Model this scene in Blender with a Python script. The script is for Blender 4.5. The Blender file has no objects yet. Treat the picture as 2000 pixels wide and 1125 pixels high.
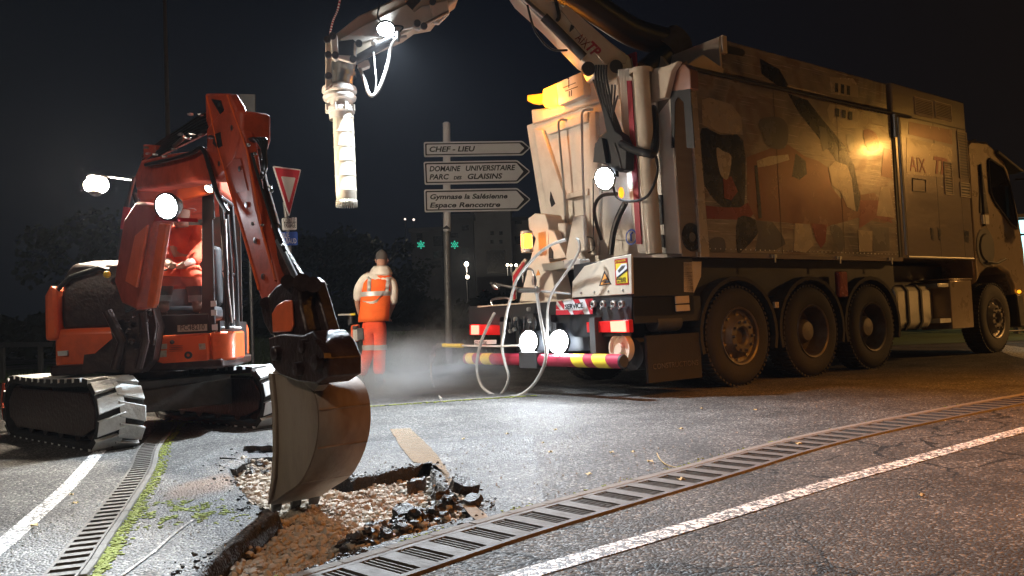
import bpy, bmesh, math, random
import numpy as np
from mathutils import Vector, Matrix, noise
R = math.radians
random.seed(7)
sc = bpy.context.scene
# ---------------------------------------------------------------- camera
EYE = 0.78; FPX = 1558.0; ROLL = R(2.48); PITCH = math.atan(68.5*math.cos(R(2.48))/1558.0)
cam = bpy.data.objects.new('camera', bpy.data.cameras.new('camera'))
sc.collection.objects.link(cam); sc.camera = cam
cam.data.sensor_width = 36; cam.data.lens = 36*FPX/2000; cam.data.clip_start = 0.05; cam.data.clip_end = 900
cam.matrix_world = Matrix.Translation((0, 0, EYE)) @ Matrix.Rotation(math.pi/2+PITCH, 4, 'X') @ Matrix.Rotation(-ROLL, 4, 'Z')
# ---------------------------------------------------------------- night sky
w = bpy.data.worlds.new('World'); sc.world = w; w.use_nodes = True
nt = w.node_tree; nt.nodes.clear()
wo = nt.nodes.new('ShaderNodeOutputWorld'); bg = nt.nodes.new('ShaderNodeBackground')
tc = nt.nodes.new('ShaderNodeTexCoord'); sx = nt.nodes.new('ShaderNodeSeparateXYZ'); cr = nt.nodes.new('ShaderNodeValToRGB')
mr = nt.nodes.new('ShaderNodeMapRange'); mr.inputs[1].default_value = -0.6; mr.inputs[2].default_value = 0.7
nt.links.new(tc.outputs['Generated'], sx.inputs[0]); nt.links.new(sx.outputs[0], mr.inputs[0]); nt.links.new(mr.outputs[0], cr.inputs[0])
cr.color_ramp.elements[0].color = (0.006, 0.0075, 0.0105, 1); cr.color_ramp.elements[1].color = (0.011, 0.0075, 0.005, 1)
e = cr.color_ramp.elements.new(0.5); e.color = (0.004, 0.0055, 0.0105, 1)
nt.links.new(cr.outputs[0], bg.inputs[0]); bg.inputs[1].default_value = 0.6; nt.links.new(bg.outputs[0], wo.inputs[0])
sc.view_settings.view_transform = 'Standard'; sc.view_settings.look = 'None'
sc.view_settings.exposure = 0.0; sc.view_settings.gamma = 1.0
try:
    sc.cycles.volume_step_rate = 1.0; sc.cycles.volume_bounces = 0; sc.cycles.max_bounces = 6
    sc.cycles.sample_clamp_indirect = 4; sc.cycles.use_light_tree = True
    sc.cycles.use_denoising = True
except Exception: pass
# ---------------------------------------------------------------- survey helpers: a sight line of the site meets a real plane
def ray(x, y):
    c = Vector((x-1000., 562.5-y, -FPX))
    return (Matrix.Rotation(math.pi/2+PITCH, 3, 'X') @ Matrix.Rotation(-ROLL, 3, 'Z')) @ c
O = Vector((0, 0, EYE))
def G(x, y, z=0.0):
    d = ray(x, y); return O + d*((z-EYE)/d.z)
def PY(x, y, Y):
    d = ray(x, y); return O + d*(Y/d.y)
class Frame:
    def __init__(s, ox, oy, deg, oz=0):
        a = R(deg); s.o = Vector((ox, oy, oz)); s.u = Vector((math.cos(a), math.sin(a), 0)); s.v = Vector((-math.sin(a), math.cos(a), 0)); s.deg = deg
    def hit(s, x, y, ax, val):      # local point where the sight line meets local x=val (ax 0) or y=val (ax 1)
        n = s.u if ax == 0 else s.v
        d = ray(x, y); t = (val + n.dot(s.o) - n.dot(O))/n.dot(d); p = O + d*t - s.o
        return Vector((p.dot(s.u), p.dot(s.v), p.z))
    def loc(s, p):
        q = Vector(p)-s.o; return Vector((q.dot(s.u), q.dot(s.v), q.z))
    def world(s, p):
        return s.o + s.u*p[0] + s.v*p[1] + Vector((0, 0, p[2]))
# ---------------------------------------------------------------- materials
def newmat(name):
    m = bpy.data.materials.new(name); m.use_nodes = True
    n = m.node_tree; b = n.nodes['Principled BSDF']; return m, n, b
def paint(name, col, rough=0.45, metal=0.0, dirt=0.25, scale=6.0, dirtcol=None, bump=0.0, bscale=60, coat=0.0, stretch=None):
    """paint, metal, rubber or cloth with uneven dirt, roughness and fine relief"""
    m, n, b = newmat(name); N = n.nodes; L = n.links
    t = N.new('ShaderNodeTexCoord'); mp = N.new('ShaderNodeMapping'); L.new(t.outputs['Object'], mp.inputs[0])
    if stretch: mp.inputs['Scale'].default_value = stretch
    no = N.new('ShaderNodeTexNoise'); no.inputs['Scale'].default_value = scale; no.inputs['Detail'].default_value = 6; no.inputs['Roughness'].default_value = .65
    L.new(mp.outputs[0], no.inputs[0])
    r = N.new('ShaderNodeValToRGB'); r.color_ramp.elements[0].position = .45; r.color_ramp.elements[1].position = .72; L.new(no.outputs[0], r.inputs[0])
    mx = N.new('ShaderNodeMix'); mx.data_type = 'RGBA'
    dc = dirtcol or (col[0]*.45, col[1]*.42, col[2]*.4)
    mx.inputs['A'].default_value = (*col, 1); mx.inputs['B'].default_value = (*dc, 1)
    ml = N.new('ShaderNodeMath'); ml.operation = 'MULTIPLY'; ml.inputs[1].default_value = dirt; L.new(r.outputs[0], ml.inputs[0]); L.new(ml.outputs[0], mx.inputs['Factor'])
    L.new(mx.outputs['Result'], b.inputs['Base Color'])
    mm = N.new('ShaderNodeMapRange'); mm.inputs[3].default_value = max(.03, rough-.1); mm.inputs[4].default_value = min(1, rough+.2); L.new(no.outputs[0], mm.inputs[0]); L.new(mm.outputs[0], b.inputs['Roughness'])
    b.inputs['Metallic'].default_value = metal
    if coat: b.inputs['Coat Weight'].default_value = coat; b.inputs['Coat Roughness'].default_value = .12
    if bump:
        n2 = N.new('ShaderNodeTexNoise'); n2.inputs['Scale'].default_value = bscale; n2.inputs['Detail'].default_value = 5; L.new(mp.outputs[0], n2.inputs[0])
        bp = N.new('ShaderNodeBump'); bp.inputs['Strength'].default_value = bump; bp.inputs['Distance'].default_value = .01; L.new(n2.outputs[0], bp.inputs['Height']); L.new(bp.outputs[0], b.inputs['Normal'])
    return m
def glow(name, col, s):
    m, n, b = newmat(name); b.inputs['Base Color'].default_value = (*[min(1, c) for c in col], 1)
    b.inputs['Emission Color'].default_value = (*col, 1); b.inputs['Emission Strength'].default_value = s; b.inputs['Roughness'].default_value = .3
    return m
def glassmat(name, col=(.02, .025, .03), alpha=.45):
    m, n, b = newmat(name); b.inputs['Base Color'].default_value = (*col, 1); b.inputs['Roughness'].default_value = .06; b.inputs['Alpha'].default_value = alpha; return m
def asphalt(name, base=(.06, .06, .062), light=(.2, .195, .185), cracks=0.0, fine=1.0):
    m, n, b = newmat(name); N = n.nodes; L = n.links
    t = N.new('ShaderNodeTexCoord'); P = t.outputs['Object']
    v = N.new('ShaderNodeTexVoronoi'); v.inputs['Scale'].default_value = 95*fine; L.new(P, v.inputs[0])
    sp = N.new('ShaderNodeSeparateColor'); L.new(v.outputs['Color'], sp.inputs[0])
    r = N.new('ShaderNodeValToRGB'); r.color_ramp.elements[0].position = .25; r.color_ramp.elements[1].position = 1.0
    r.color_ramp.elements[0].color = (*base, 1); r.color_ramp.elements[1].color = (*light, 1); q = r.color_ramp.elements.new(.8); q.color = (base[0]*1.7, base[1]*1.7, base[2]*1.7, 1)
    L.new(sp.outputs[0], r.inputs[0])
    no = N.new('ShaderNodeTexNoise'); no.inputs['Scale'].default_value = 1.6; no.inputs['Detail'].default_value = 9; no.inputs['Roughness'].default_value = .68; L.new(P, no.inputs[0])
    b.inputs['Specular IOR Level'].default_value = .35
    r2 = N.new('ShaderNodeMapRange'); r2.inputs[1].default_value = .32; r2.inputs[2].default_value = .68; r2.inputs[3].default_value = .38; r2.inputs[4].default_value = 1.3; L.new(no.outputs[0], r2.inputs[0])
    mx = N.new('ShaderNodeMix'); mx.data_type = 'RGBA'; mx.blend_type = 'MULTIPLY'; mx.inputs['Factor'].default_value = 1
    L.new(r.outputs[0], mx.inputs['A']); L.new(r2.outputs[0], mx.inputs['B']); out = mx.outputs['Result']
    hgt = v.outputs['Distance']
    if cracks:
        wn = N.new('ShaderNodeTexNoise'); wn.inputs['Scale'].default_value = 2.2; wn.inputs['Detail'].default_value = 6; L.new(P, wn.inputs[0])
        vm = N.new('ShaderNodeVectorMath'); vm.operation = 'MULTIPLY_ADD'; vm.inputs[1].default_value = (.55, .55, .55); L.new(wn.outputs['Color'], vm.inputs[0]); L.new(P, vm.inputs[2])
        vc = N.new('ShaderNodeTexVoronoi'); vc.feature = 'DISTANCE_TO_EDGE'; vc.inputs['Scale'].default_value = 1.5; L.new(vm.outputs[0], vc.inputs[0])
        n3 = N.new('ShaderNodeTexNoise'); n3.inputs['Scale'].default_value = .55; L.new(P, n3.inputs[0])
        wd = N.new('ShaderNodeMapRange'); wd.inputs[1].default_value = .42; wd.inputs[2].default_value = .62; wd.inputs[3].default_value = 0.0005; wd.inputs[4].default_value = .03*cracks; L.new(n3.outputs[0], wd.inputs[0])
        lt = N.new('ShaderNodeMath'); lt.operation = 'LESS_THAN'; L.new(vc.outputs['Distance'], lt.inputs[0]); L.new(wd.outputs[0], lt.inputs[1])
        m2 = N.new('ShaderNodeMix'); m2.data_type = 'RGBA'; m2.inputs['B'].default_value = (.008, .008, .008, 1); L.new(lt.outputs[0], m2.inputs['Factor']); L.new(out, m2.inputs['A']); out = m2.outputs['Result']
    L.new(out, b.inputs['Base Color'])
    rr = N.new('ShaderNodeMapRange'); rr.inputs[3].default_value = .55; rr.inputs[4].default_value = .95; L.new(sp.outputs[1], rr.inputs[0]); L.new(rr.outputs[0], b.inputs['Roughness'])
    bp = N.new('ShaderNodeBump'); bp.inputs['Strength'].default_value = .9; bp.inputs['Distance'].default_value = .006; bp.invert = True; L.new(hgt, bp.inputs['Height'])
    nb = N.new('ShaderNodeTexNoise'); nb.inputs['Scale'].default_value = 14; nb.inputs['Detail'].default_value = 6; L.new(P, nb.inputs[0])
    b2 = N.new('ShaderNodeBump'); b2.inputs['Strength'].default_value = .22; b2.inputs['Distance'].default_value = .012; L.new(nb.outputs[0], b2.inputs['Height']); L.new(bp.outputs[0], b2.inputs['Normal'])
    L.new(b2.outputs[0], b.inputs['Normal'])
    return m
def wornpaint(name, col=(.7, .7, .68), base=(.07, .07, .07), wear=.5):
    m, n, b = newmat(name); N = n.nodes; L = n.links
    t = N.new('ShaderNodeTexCoord')
    v = N.new('ShaderNodeTexVoronoi'); v.inputs['Scale'].default_value = 95; L.new(t.outputs['Object'], v.inputs[0]); sp = N.new('ShaderNodeSeparateColor'); L.new(v.outputs['Color'], sp.inputs[0])
    no = N.new('ShaderNodeTexNoise'); no.inputs['Scale'].default_value = 16; no.inputs['Detail'].default_value = 9; no.inputs['Roughness'].default_value = .75; L.new(t.outputs['Object'], no.inputs[0])
    ad = N.new('ShaderNodeMath'); ad.operation = 'MULTIPLY_ADD'; ad.inputs[1].default_value = .35; L.new(sp.outputs[0], ad.inputs[0]); L.new(no.outputs[0], ad.inputs[2])
    r = N.new('ShaderNodeMapRange'); r.inputs[1].default_value = 1.0-wear*.75; r.inputs[2].default_value = 1.06-wear*.75; L.new(ad.outputs[0], r.inputs[0])
    mx = N.new('ShaderNodeMix'); mx.data_type = 'RGBA'; mx.inputs['A'].default_value = (*col, 1); mx.inputs['B'].default_value = (*base, 1); L.new(r.outputs[0], mx.inputs['Factor']); L.new(mx.outputs['Result'], b.inputs['Base Color'])
    b.inputs['Roughness'].default_value = .6
    bp = N.new('ShaderNodeBump'); bp.inputs['Strength'].default_value = .6; bp.inputs['Distance'].default_value = .005; bp.invert = True; L.new(v.outputs['Distance'], bp.inputs['Height']); L.new(bp.outputs[0], b.inputs['Normal'])
    return m
M = {}
M['white'] = paint('white_paint', (.78, .74, .68), .38, dirt=.35, scale=3, dirtcol=(.35, .3, .24), coat=.3)
M['cream'] = paint('cream_paint', (.58, .5, .4), .42, dirt=.4, scale=4, dirtcol=(.3, .23, .16), coat=.2)
M['black'] = paint('black_metal', (.012, .012, .014), .42, dirt=.3, dirtcol=(.05, .045, .04))
M['dark'] = paint('dark_grey', (.035, .036, .04), .55, dirt=.4, dirtcol=(.09, .085, .08))
M['rubber'] = paint('rubber', (.014, .0135, .0135), .75, dirt=.6, scale=5, dirtcol=(.035, .031, .028), bump=.3)
M['hose'] = paint('hose_rubber', (.015, .015, .016), .35, dirt=.2)
M['greyhose'] = paint('grey_hose', (.42, .41, .38), .4, dirt=.5, scale=14)
M['steel'] = paint('steel', (.5, .5, .5), .28, 1.0, dirt=.3, scale=9)
M['alu'] = paint('aluminium', (.6, .6, .58), .32, 1.0, dirt=.25, scale=5)
M['orange'] = paint('orange_paint', (.78, .12, .024), .38, dirt=.45, scale=5, dirtcol=(.25, .05, .02), coat=.3, bump=.05)
M['orangedirty'] = paint('dirty_orange_paint', (.46, .06, .022), .5, dirt=.6, scale=7, dirtcol=(.1, .03, .02), bump=.15)
M['grease'] = paint('greasy_black_steel', (.03, .014, .012), .34, .25, dirt=.5, scale=14, dirtcol=(.1, .06, .05), bump=.5, bscale=35)
M['muddy'] = paint('muddy_steel', (.24, .175, .125), .6, .1, dirt=.85, scale=4.5, dirtcol=(.13, .085, .06), bump=.35, bscale=30, stretch=(1, 1, .35))
M['mudgrey'] = paint('clay_coated_rubber', (.62, .64, .63), .75, dirt=.5, scale=7, dirtcol=(.2, .2, .19), bump=.6, bscale=30)
M['slot'] = paint('track_slots', (.05, .05, .05), .8)
M['red'] = paint('red_paint', (.42, .02, .03), .35, dirt=.2)
M['yellow'] = paint('yellow_paint', (.8, .6, .04), .4, dirt=.2)
M['concrete'] = paint('cast_concrete', (.15, .138, .122), .85, dirt=.7, scale=9, dirtcol=(.12, .11, .1), bump=.5, bscale=70)
M['iron'] = paint('weathered_cast_iron', (.085, .075, .066), .7, .05, dirt=.7, scale=10, dirtcol=(.055, .044, .036), bump=.4, bscale=60)
M['pit'] = paint('drain_pit', (.012, .011, .01), .9)
M['signwhite'] = paint('sign_sheeting', (.74, .74, .76), .5, dirt=.18, scale=5, dirtcol=(.38, .36, .36))
M['signback'] = paint('galvanised_sheet', (.3, .3, .3), .5, .5, dirt=.4)
M['ink'] = paint('sign_ink', (.012, .012, .018), .5)
M['signred'] = paint('sign_red', (.5, .02, .035), .45, dirt=.15)
M['signblue'] = paint('sign_blue', (.03, .1, .5), .45)
M['glass'] = glassmat('tinted_glass')
M['darkglass'] = glassmat('dark_glass', (.008, .008, .01), 1.0)
M['coldlens'] = glow('led_lens', (.86, .94, 1.0), 140)
M['warmlens'] = glow('warm_lens', (1.0, .78, .5), 60)
M['amber'] = glow('amber_beacon', (1.0, .33, .012), 2.2)
M['amberhot'] = glow('amber_core', (1.0, .3, .02), 8)
M['tail'] = glow('tail_light', (1.0, .12, .08), 6)
M['taildull'] = glow('tail_lens', (.5, .01, .01), .12)
M['hivis'] = paint('hi_vis_cloth', (1.0, .16, .02), .8, dirt=.3, scale=11, dirtcol=(.7, .09, .02), bump=.5, bscale=16)
M['hitrouser'] = paint('hi_vis_trouser', (.9, .1, .03), .8, dirt=.35, scale=9, dirtcol=(.55, .06, .03), bump=.6, bscale=12)
M['reflect'] = paint('reflective_tape', (.55, .55, .56), .35, .3, dirt=.2)
M['hoodie'] = paint('cream_hoodie', (.82, .79, .72), .85, dirt=.3, scale=9, bump=.5, bscale=14)
M['skin'] = paint('skin', (.5, .28, .2), .55, dirt=.1)
M['hair'] = paint('short_hair', (.1, .095, .09), .7, bump=.6, bscale=150)
M['boot'] = paint('boot_leather', (.05, .035, .025), .6)
M['bark'] = paint('bark', (.09, .07, .05), .85, bump=.5)
M['asphalt'] = asphalt('asphalt', (.045, .044, .043), (.3, .285, .26), cracks=0)
M['road'] = asphalt('cracked_road_asphalt', (.04, .036, .032), (.24, .21, .175), cracks=.8)
M['line'] = wornpaint('road_line_paint', (.72, .71, .68), wear=.5)
# ---------------------------------------------------------------- mesh helpers
COL = sc.collection
def tag(o, label=None, cat=None, group=None, kind=None):
    if label: o['label'] = label
    if cat: o['category'] = cat
    if group: o['group'] = group
    if kind: o['kind'] = kind
    return o
def empty(name, loc=(0, 0, 0), rz=0.0, parent=None):
    o = bpy.data.objects.new(name, None); COL.objects.link(o); o.location = loc; o.rotation_euler = (0, 0, R(rz)); o.empty_display_size = .2
    if parent: o.parent = parent
    return o
ICO = {}
class MB:
    def __init__(s): s.b = bmesh.new(); s.mi = 0
    def _f(s, vs):
        try:
            f = s.b.faces.new(vs); f.material_index = s.mi; return f
        except ValueError: return None
    def box(s, x0, x1, y0, y1, z0, z1, M4=None):
        vs = [s.b.verts.new(Vector((x, y, z)) if M4 is None else M4 @ Vector((x, y, z))) for x in (x0, x1) for y in (y0, y1) for z in (z0, z1)]
        for q in ((0, 1, 3, 2), (4, 6, 7, 5), (0, 4, 5, 1), (2, 3, 7, 6), (0, 2, 6, 4), (1, 5, 7, 3)): s._f([vs[i] for i in q])
        return s
    def prism(s, pts, off):         # planar outline (3D points) pushed along the vector off
        a = [s.b.verts.new(Vector(p)) for p in pts]; c = [s.b.verts.new(Vector(p)+Vector(off)) for p in pts]
        s._f(a[::-1]); s._f(c)
        for i in range(len(a)):
            j = (i+1) % len(a); s._f([a[i], a[j], c[j], c[i]])
        return s
    def plate(s, pts):
        s._f([s.b.verts.new(Vector(p)) for p in pts]); return s
    def tube(s, pts, r, seg=8, cap=True, closed=False):
        pts = [Vector(p) for p in pts]; n = len(pts); rs = r if isinstance(r, (list, tuple)) else [r]*n
        rings = []; up = None
        for i, p in enumerate(pts):
            if closed: d = pts[(i+1) % n]-pts[i-1]
            else: d = pts[min(i+1, n-1)]-pts[max(i-1, 0)]
            if d.length < 1e-9: d = Vector((0, 0, 1))
            d.normalize()
            if up is None:
                up = Vector((0, 0, 1)) if abs(d.z) < .9 else Vector((1, 0, 0))
            a = d.cross(up)
            if a.length < 1e-5: a = d.cross(Vector((0, 1, 0)))
            a.normalize(); c = a.cross(d); up = c
            rings.append([s.b.verts.new(p + (a*math.cos(2*math.pi*k/seg)+c*math.sin(2*math.pi*k/seg))*rs[i]) for k in range(seg)])
        for i in range(n if closed else n-1):
            A, B = rings[i], rings[(i+1) % n]
            for k in range(seg): s._f([A[k], A[(k+1) % seg], B[(k+1) % seg], B[k]])
        if cap and not closed: s._f(rings[0][::-1]); s._f(rings[-1])
        return s
    def cyl(s, p0, p1, r0, r1=None, seg=16): return s.tube([p0, p1], [r0, r0 if r1 is None else r1], seg)
    def lathe(s, prof, o, axis, seg=24):    # prof: (distance along axis, radius)
        axis = Vector(axis).normalized(); a = axis.orthogonal().normalized(); c = axis.cross(a); o = Vector(o)
        rings = [[s.b.verts.new(o+axis*h+(a*math.cos(2*math.pi*k/seg)+c*math.sin(2*math.pi*k/seg))*max(r, 1e-4)) for k in range(seg)] for h, r in prof]
        for A, B in zip(rings, rings[1:]):
            for k in range(seg): s._f([A[k], A[(k+1) % seg], B[(k+1) % seg], B[k]])
        return s
    def ball(s, c, r, sub=2, jit=0.0, sq=(1, 1, 1)):
        if sub not in ICO:
            t_ = bmesh.new(); bmesh.ops.create_icosphere(t_, subdivisions=sub, radius=1.0); ICO[sub] = ([v.co.copy() for v in t_.verts], [[v.index for v in f.verts] for f in t_.faces]); t_.free()
        V_, F_ = ICO[sub]; sd = Vector((random.random()*90, random.random()*90, 0)); c = Vector(c); nv = s.b.verts.new; nf = s.b.faces.new; vs = []
        for p in V_:
            k = r*(1+jit*noise.noise(p*1.7+sd)*1.6) if jit else r
            vs.append(nv((c.x+p.x*k*sq[0], c.y+p.y*k*sq[1], c.z+p.z*k*sq[2])))
        for f in F_: nf([vs[i] for i in f])
        return s
    def build(s, name, mat, parent=None, bevel=0.0, smooth=True, label=None, fixn=True):
        if fixn: bmesh.ops.recalc_face_normals(s.b, faces=s.b.faces)
        me = bpy.data.meshes.new(name); s.b.to_mesh(me); s.b.free()
        for m_ in (mat if isinstance(mat, (list, tuple)) else [mat]): me.materials.append(m_)
        o = bpy.data.objects.new(name, me); COL.objects.link(o)
        if parent: o.parent = parent
        if smooth:
            me.polygons.foreach_set('use_smooth', [True]*len(me.polygons))
            try: me.set_sharp_from_angle(angle=R(32))
            except Exception: pass
        if bevel:
            b = o.modifiers.new('bevel', 'BEVEL'); b.width = bevel; b.segments = 2; b.limit_method = 'ANGLE'; b.angle_limit = R(40)
        if label: o['label'] = label
        return o
def curve_pts(pts, n=8, closed=False):      # Catmull-Rom through the points
    pts = [Vector(p) for p in pts]; out = []; N = len(pts)
    for i in range(N if closed else N-1):
        if closed: p0, p1, p2, p3 = pts[i-1], pts[i], pts[(i+1) % N], pts[(i+2) % N]
        else: p0, p1, p2, p3 = pts[max(i-1, 0)], pts[i], pts[i+1], pts[min(i+2, N-1)]
        for k in range(n):
            t = k/n; out.append(.5*((2*p1)+(p2-p0)*t+(2*p0-5*p1+4*p2-p3)*t*t+(3*p1-p0-3*p2+p3)*t**3))
    if not closed: out.append(pts[-1])
    return out
def text(name, s, size, mat, mw, parent=None, shear=0.0, width=None, spacing=1.0, bold=0.0, depth=.0015):
    """lettering as a mesh; mw places its local x (reading direction) and y (up)"""
    cu = bpy.data.curves.new(name, 'FONT'); cu.body = s; cu.size = size; cu.shear = shear; cu.space_character = spacing; cu.extrude = depth; cu.offset = bold; cu.resolution_u = 3
    t = bpy.data.objects.new(name+'_tmp', cu); COL.objects.link(t)
    me = bpy.data.meshes.new_from_object(t)
    bpy.data.objects.remove(t)
    xs = [v.co.x for v in me.vertices]; me.name = name
    if width and xs:
        k = width/(max(xs)-min(xs))
        for v in me.vertices: v.co.x *= k
    me.transform(mw); me.materials.clear(); me.materials.append(mat)
    o = bpy.data.objects.new(name, me); COL.objects.link(o)
    if parent: o.parent = parent
    return o
def basis(o, xa, ya):
    xa = Vector(xa).normalized(); ya = Vector(ya).normalized(); za = xa.cross(ya).normalized()
    m = Matrix((( xa.x, ya.x, za.x, o[0]), (xa.y, ya.y, za.y, o[1]), (xa.z, ya.z, za.z, o[2]), (0, 0, 0, 1))); return m
def lamp(name, kind, loc, col, power, target=None, size=.05, angle=120, blend=.6, parent=None):
    ld = bpy.data.lights.new(name, kind); ld.color = col; ld.energy = power; ld.shadow_soft_size = size
    if kind == 'SPOT': ld.spot_size = R(angle); ld.spot_blend = blend
    o = bpy.data.objects.new(name, ld); COL.objects.link(o); o.location = loc
    if target is not None: o.rotation_euler = (Vector(target)-Vector(loc)).to_track_quat('-Z', 'Y').to_euler()
    if parent:
        o.parent = parent
    return o
def skinned(name, joints, edges, mat, parent=None, sub=2, root=0):
    """one continuous limb surface grown over a jointed skeleton"""
    b = bmesh.new(); sk = b.verts.layers.skin.verify()
    vs = []
    for i, (p, r) in enumerate(joints):
        v = b.verts.new(p); rr = r if isinstance(r, tuple) else (r, r); v[sk].radius = rr; v[sk].use_root = (i == root); vs.append(v)
    for a, c in edges: b.edges.new((vs[a], vs[c]))
    me = bpy.data.meshes.new(name); b.to_mesh(me); b.free(); me.materials.append(mat)
    o = bpy.data.objects.new(name, me); COL.objects.link(o)
    if parent: o.parent = parent
    s = o.modifiers.new('skin', 'SKIN'); s.use_smooth_shade = True
    q = o.modifiers.new('sub', 'SUBSURF'); q.levels = sub; q.render_levels = sub
    return o
# ================================================================ GROUND
def inpoly(p, poly):
    c = False; j = len(poly)-1
    for i in range(len(poly)):
        a, b = poly[i], poly[j]
        if (a[1] > p[1]) != (b[1] > p[1]) and p[0] < (b[0]-a[0])*(p[1]-a[1])/(b[1]-a[1])+a[0]: c = not c
        j = i
    return c
def dseg(p, a, b):
    ax, ay = a; dx, dy = b[0]-ax, b[1]-ay; t = max(0, min(1, ((p[0]-ax)*dx+(p[1]-ay)*dy)/(dx*dx+dy*dy+1e-12)))
    return math.hypot(p[0]-ax-t*dx, p[1]-ay-t*dy)
hole = [tuple(G(*q)[:2]) for q in [(446, 905), (505, 872), (560, 880), (605, 925), (690, 935), (840, 905), (852, 935), (872, 962), (925, 975), (940, 1002), (700, 1074), (590, 1116), (540, 1150), (330, 1180), (378, 1125), (430, 1085), (545, 1003), (490, 985), (452, 928)]]
X0, X1, Y0, Y1 = -2.05, 0.1, 1.9, 5.6
ground = MB()
xs = [-160, X0, X1, 160]; ys = [-40, Y0, Y1, 260]
for i in range(3):
    for j in range(3):
        if i == 1 and j == 1: continue
        ground.plate([(xs[i], ys[j], 0), (xs[i+1], ys[j], 0), (xs[i+1], ys[j+1], 0), (xs[i], ys[j+1], 0)])
tag(ground.build('ground', M['asphalt'], smooth=False), kind='structure')
# the dug patch of the traffic island, true relief
m, n, b = newmat('dug_island'); N = n.nodes; L = n.links
M['dug'] = m
t = N.new('ShaderNodeTexCoord'); P = t.outputs['Object']
at = N.new('ShaderNodeAttribute'); at.attribute_name = 'zone'; sp = N.new('ShaderNodeSeparateColor'); L.new(at.outputs['Color'], sp.inputs[0])
v = N.new('ShaderNodeTexVoronoi'); v.inputs['Scale'].default_value = 95; L.new(P, v.inputs[0]); vs_ = N.new('ShaderNodeSeparateColor'); L.new(v.outputs['Color'], vs_.inputs[0])
r = N.new('ShaderNodeValToRGB'); r.color_ramp.elements[0].position = .25; r.color_ramp.elements[0].color = (.045, .045, .046, 1); r.color_ramp.elements[1].color = (.34, .325, .3, 1); q = r.color_ramp.elements.new(.8); q.color = (.1, .1, .1, 1); L.new(vs_.outputs[0], r.inputs[0])
v2 = N.new('ShaderNodeTexVoronoi'); v2.inputs['Scale'].default_value = 60; L.new(P, v2.inputs[0]); v2s = N.new('ShaderNodeSeparateColor'); L.new(v2.outputs['Color'], v2s.inputs[0])
r2 = N.new('ShaderNodeValToRGB'); r2.color_ramp.elements[0].color = (.12, .075, .045, 1); r2.color_ramp.elements[1].color = (.36, .32, .26, 1); q = r2.color_ramp.elements.new(.5); q.color = (.3, .2, .125, 1); L.new(v2s.outputs[0], r2.inputs[0])
n5 = N.new('ShaderNodeTexNoise'); n5.inputs['Scale'].default_value = 3.0; n5.inputs['Detail'].default_value = 7; L.new(P, n5.inputs[0]); r5 = N.new('ShaderNodeMapRange'); r5.inputs[1].default_value = .36; r5.inputs[2].default_value = .52; L.new(n5.outputs[0], r5.inputs[0])
mb_ = N.new('ShaderNodeMix'); mb_.data_type = 'RGBA'; mb_.inputs['B'].default_value = (.36, .33, .28, 1); L.new(r5.outputs[0], mb_.inputs['Factor']); L.new(r2.outputs[0], mb_.inputs['A'])
n6 = N.new('ShaderNodeTexNoise'); n6.inputs['Scale'].default_value = 2.6; n6.inputs['Detail'].default_value = 9; n6.inputs['Roughness'].default_value = .72; L.new(P, n6.inputs[0]); r6 = N.new('ShaderNodeMapRange'); r6.inputs[1].default_value = .35; r6.inputs[2].default_value = .65; r6.inputs[3].default_value = .3; r6.inputs[4].default_value = 1.25; L.new(n6.outputs[0], r6.inputs[0])
mm_ = N.new('ShaderNodeMix'); mm_.data_type = 'RGBA'; mm_.blend_type = 'MULTIPLY'; mm_.inputs['Factor'].default_value = 1; L.new(r.outputs[0], mm_.inputs['A']); L.new(r6.outputs[0], mm_.inputs['B'])
ma = N.new('ShaderNodeMix'); ma.data_type = 'RGBA'; L.new(sp.outputs[0], ma.inputs['Factor']); L.new(mm_.outputs['Result'], ma.inputs['A']); L.new(mb_.outputs['Result'], ma.inputs['B'])
mc = N.new('ShaderNodeMix'); mc.data_type = 'RGBA'; mc.inputs['B'].default_value = (.012, .013, .016, 1); L.new(sp.outputs[1], mc.inputs['Factor']); L.new(ma.outputs['Result'], mc.inputs['A'])
md = N.new('ShaderNodeMix'); md.data_type = 'RGBA'; md.inputs['B'].default_value = (.13, .075, .045, 1); L.new(sp.outputs[2], md.inputs['Factor']); L.new(mc.outputs['Result'], md.inputs['A'])
L.new(md.outputs['Result'], b.inputs['Base Color']); b.inputs['Roughness'].default_value = .62; b.inputs['Specular IOR Level'].default_value = .35
bp = N.new('ShaderNodeBump'); bp.inputs['Strength'].default_value = .9; bp.inputs['Distance'].default_value = .008; bp.invert = True; L.new(v.outputs['Distance'], bp.inputs['Height']); L.new(bp.outputs[0], b.inputs['Normal'])
step = .0135; nx = int((X1-X0)/step); ny = int((Y1-Y0)/step)
segs = [(hole[i], hole[(i+1) % len(hole)]) for i in range(len(hole))]
mud_spot = G(400, 950)[:2]; heap = [tuple(G(*p)[:2])+(s, h) for p, s, h in (((770, 1030), .17, .05), ((880, 985), .12, .06), ((850, 1010), .12, .045), ((600, 960), .2, .01), ((720, 1045), .1, .03), ((480, 900), .16, .05))]
bmesh_g = bmesh.new(); grid = []; zone = []
def ss(a, b_, x): t_ = max(0, min(1, (x-a)/(b_-a))); return t_*t_*(3-2*t_)
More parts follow.
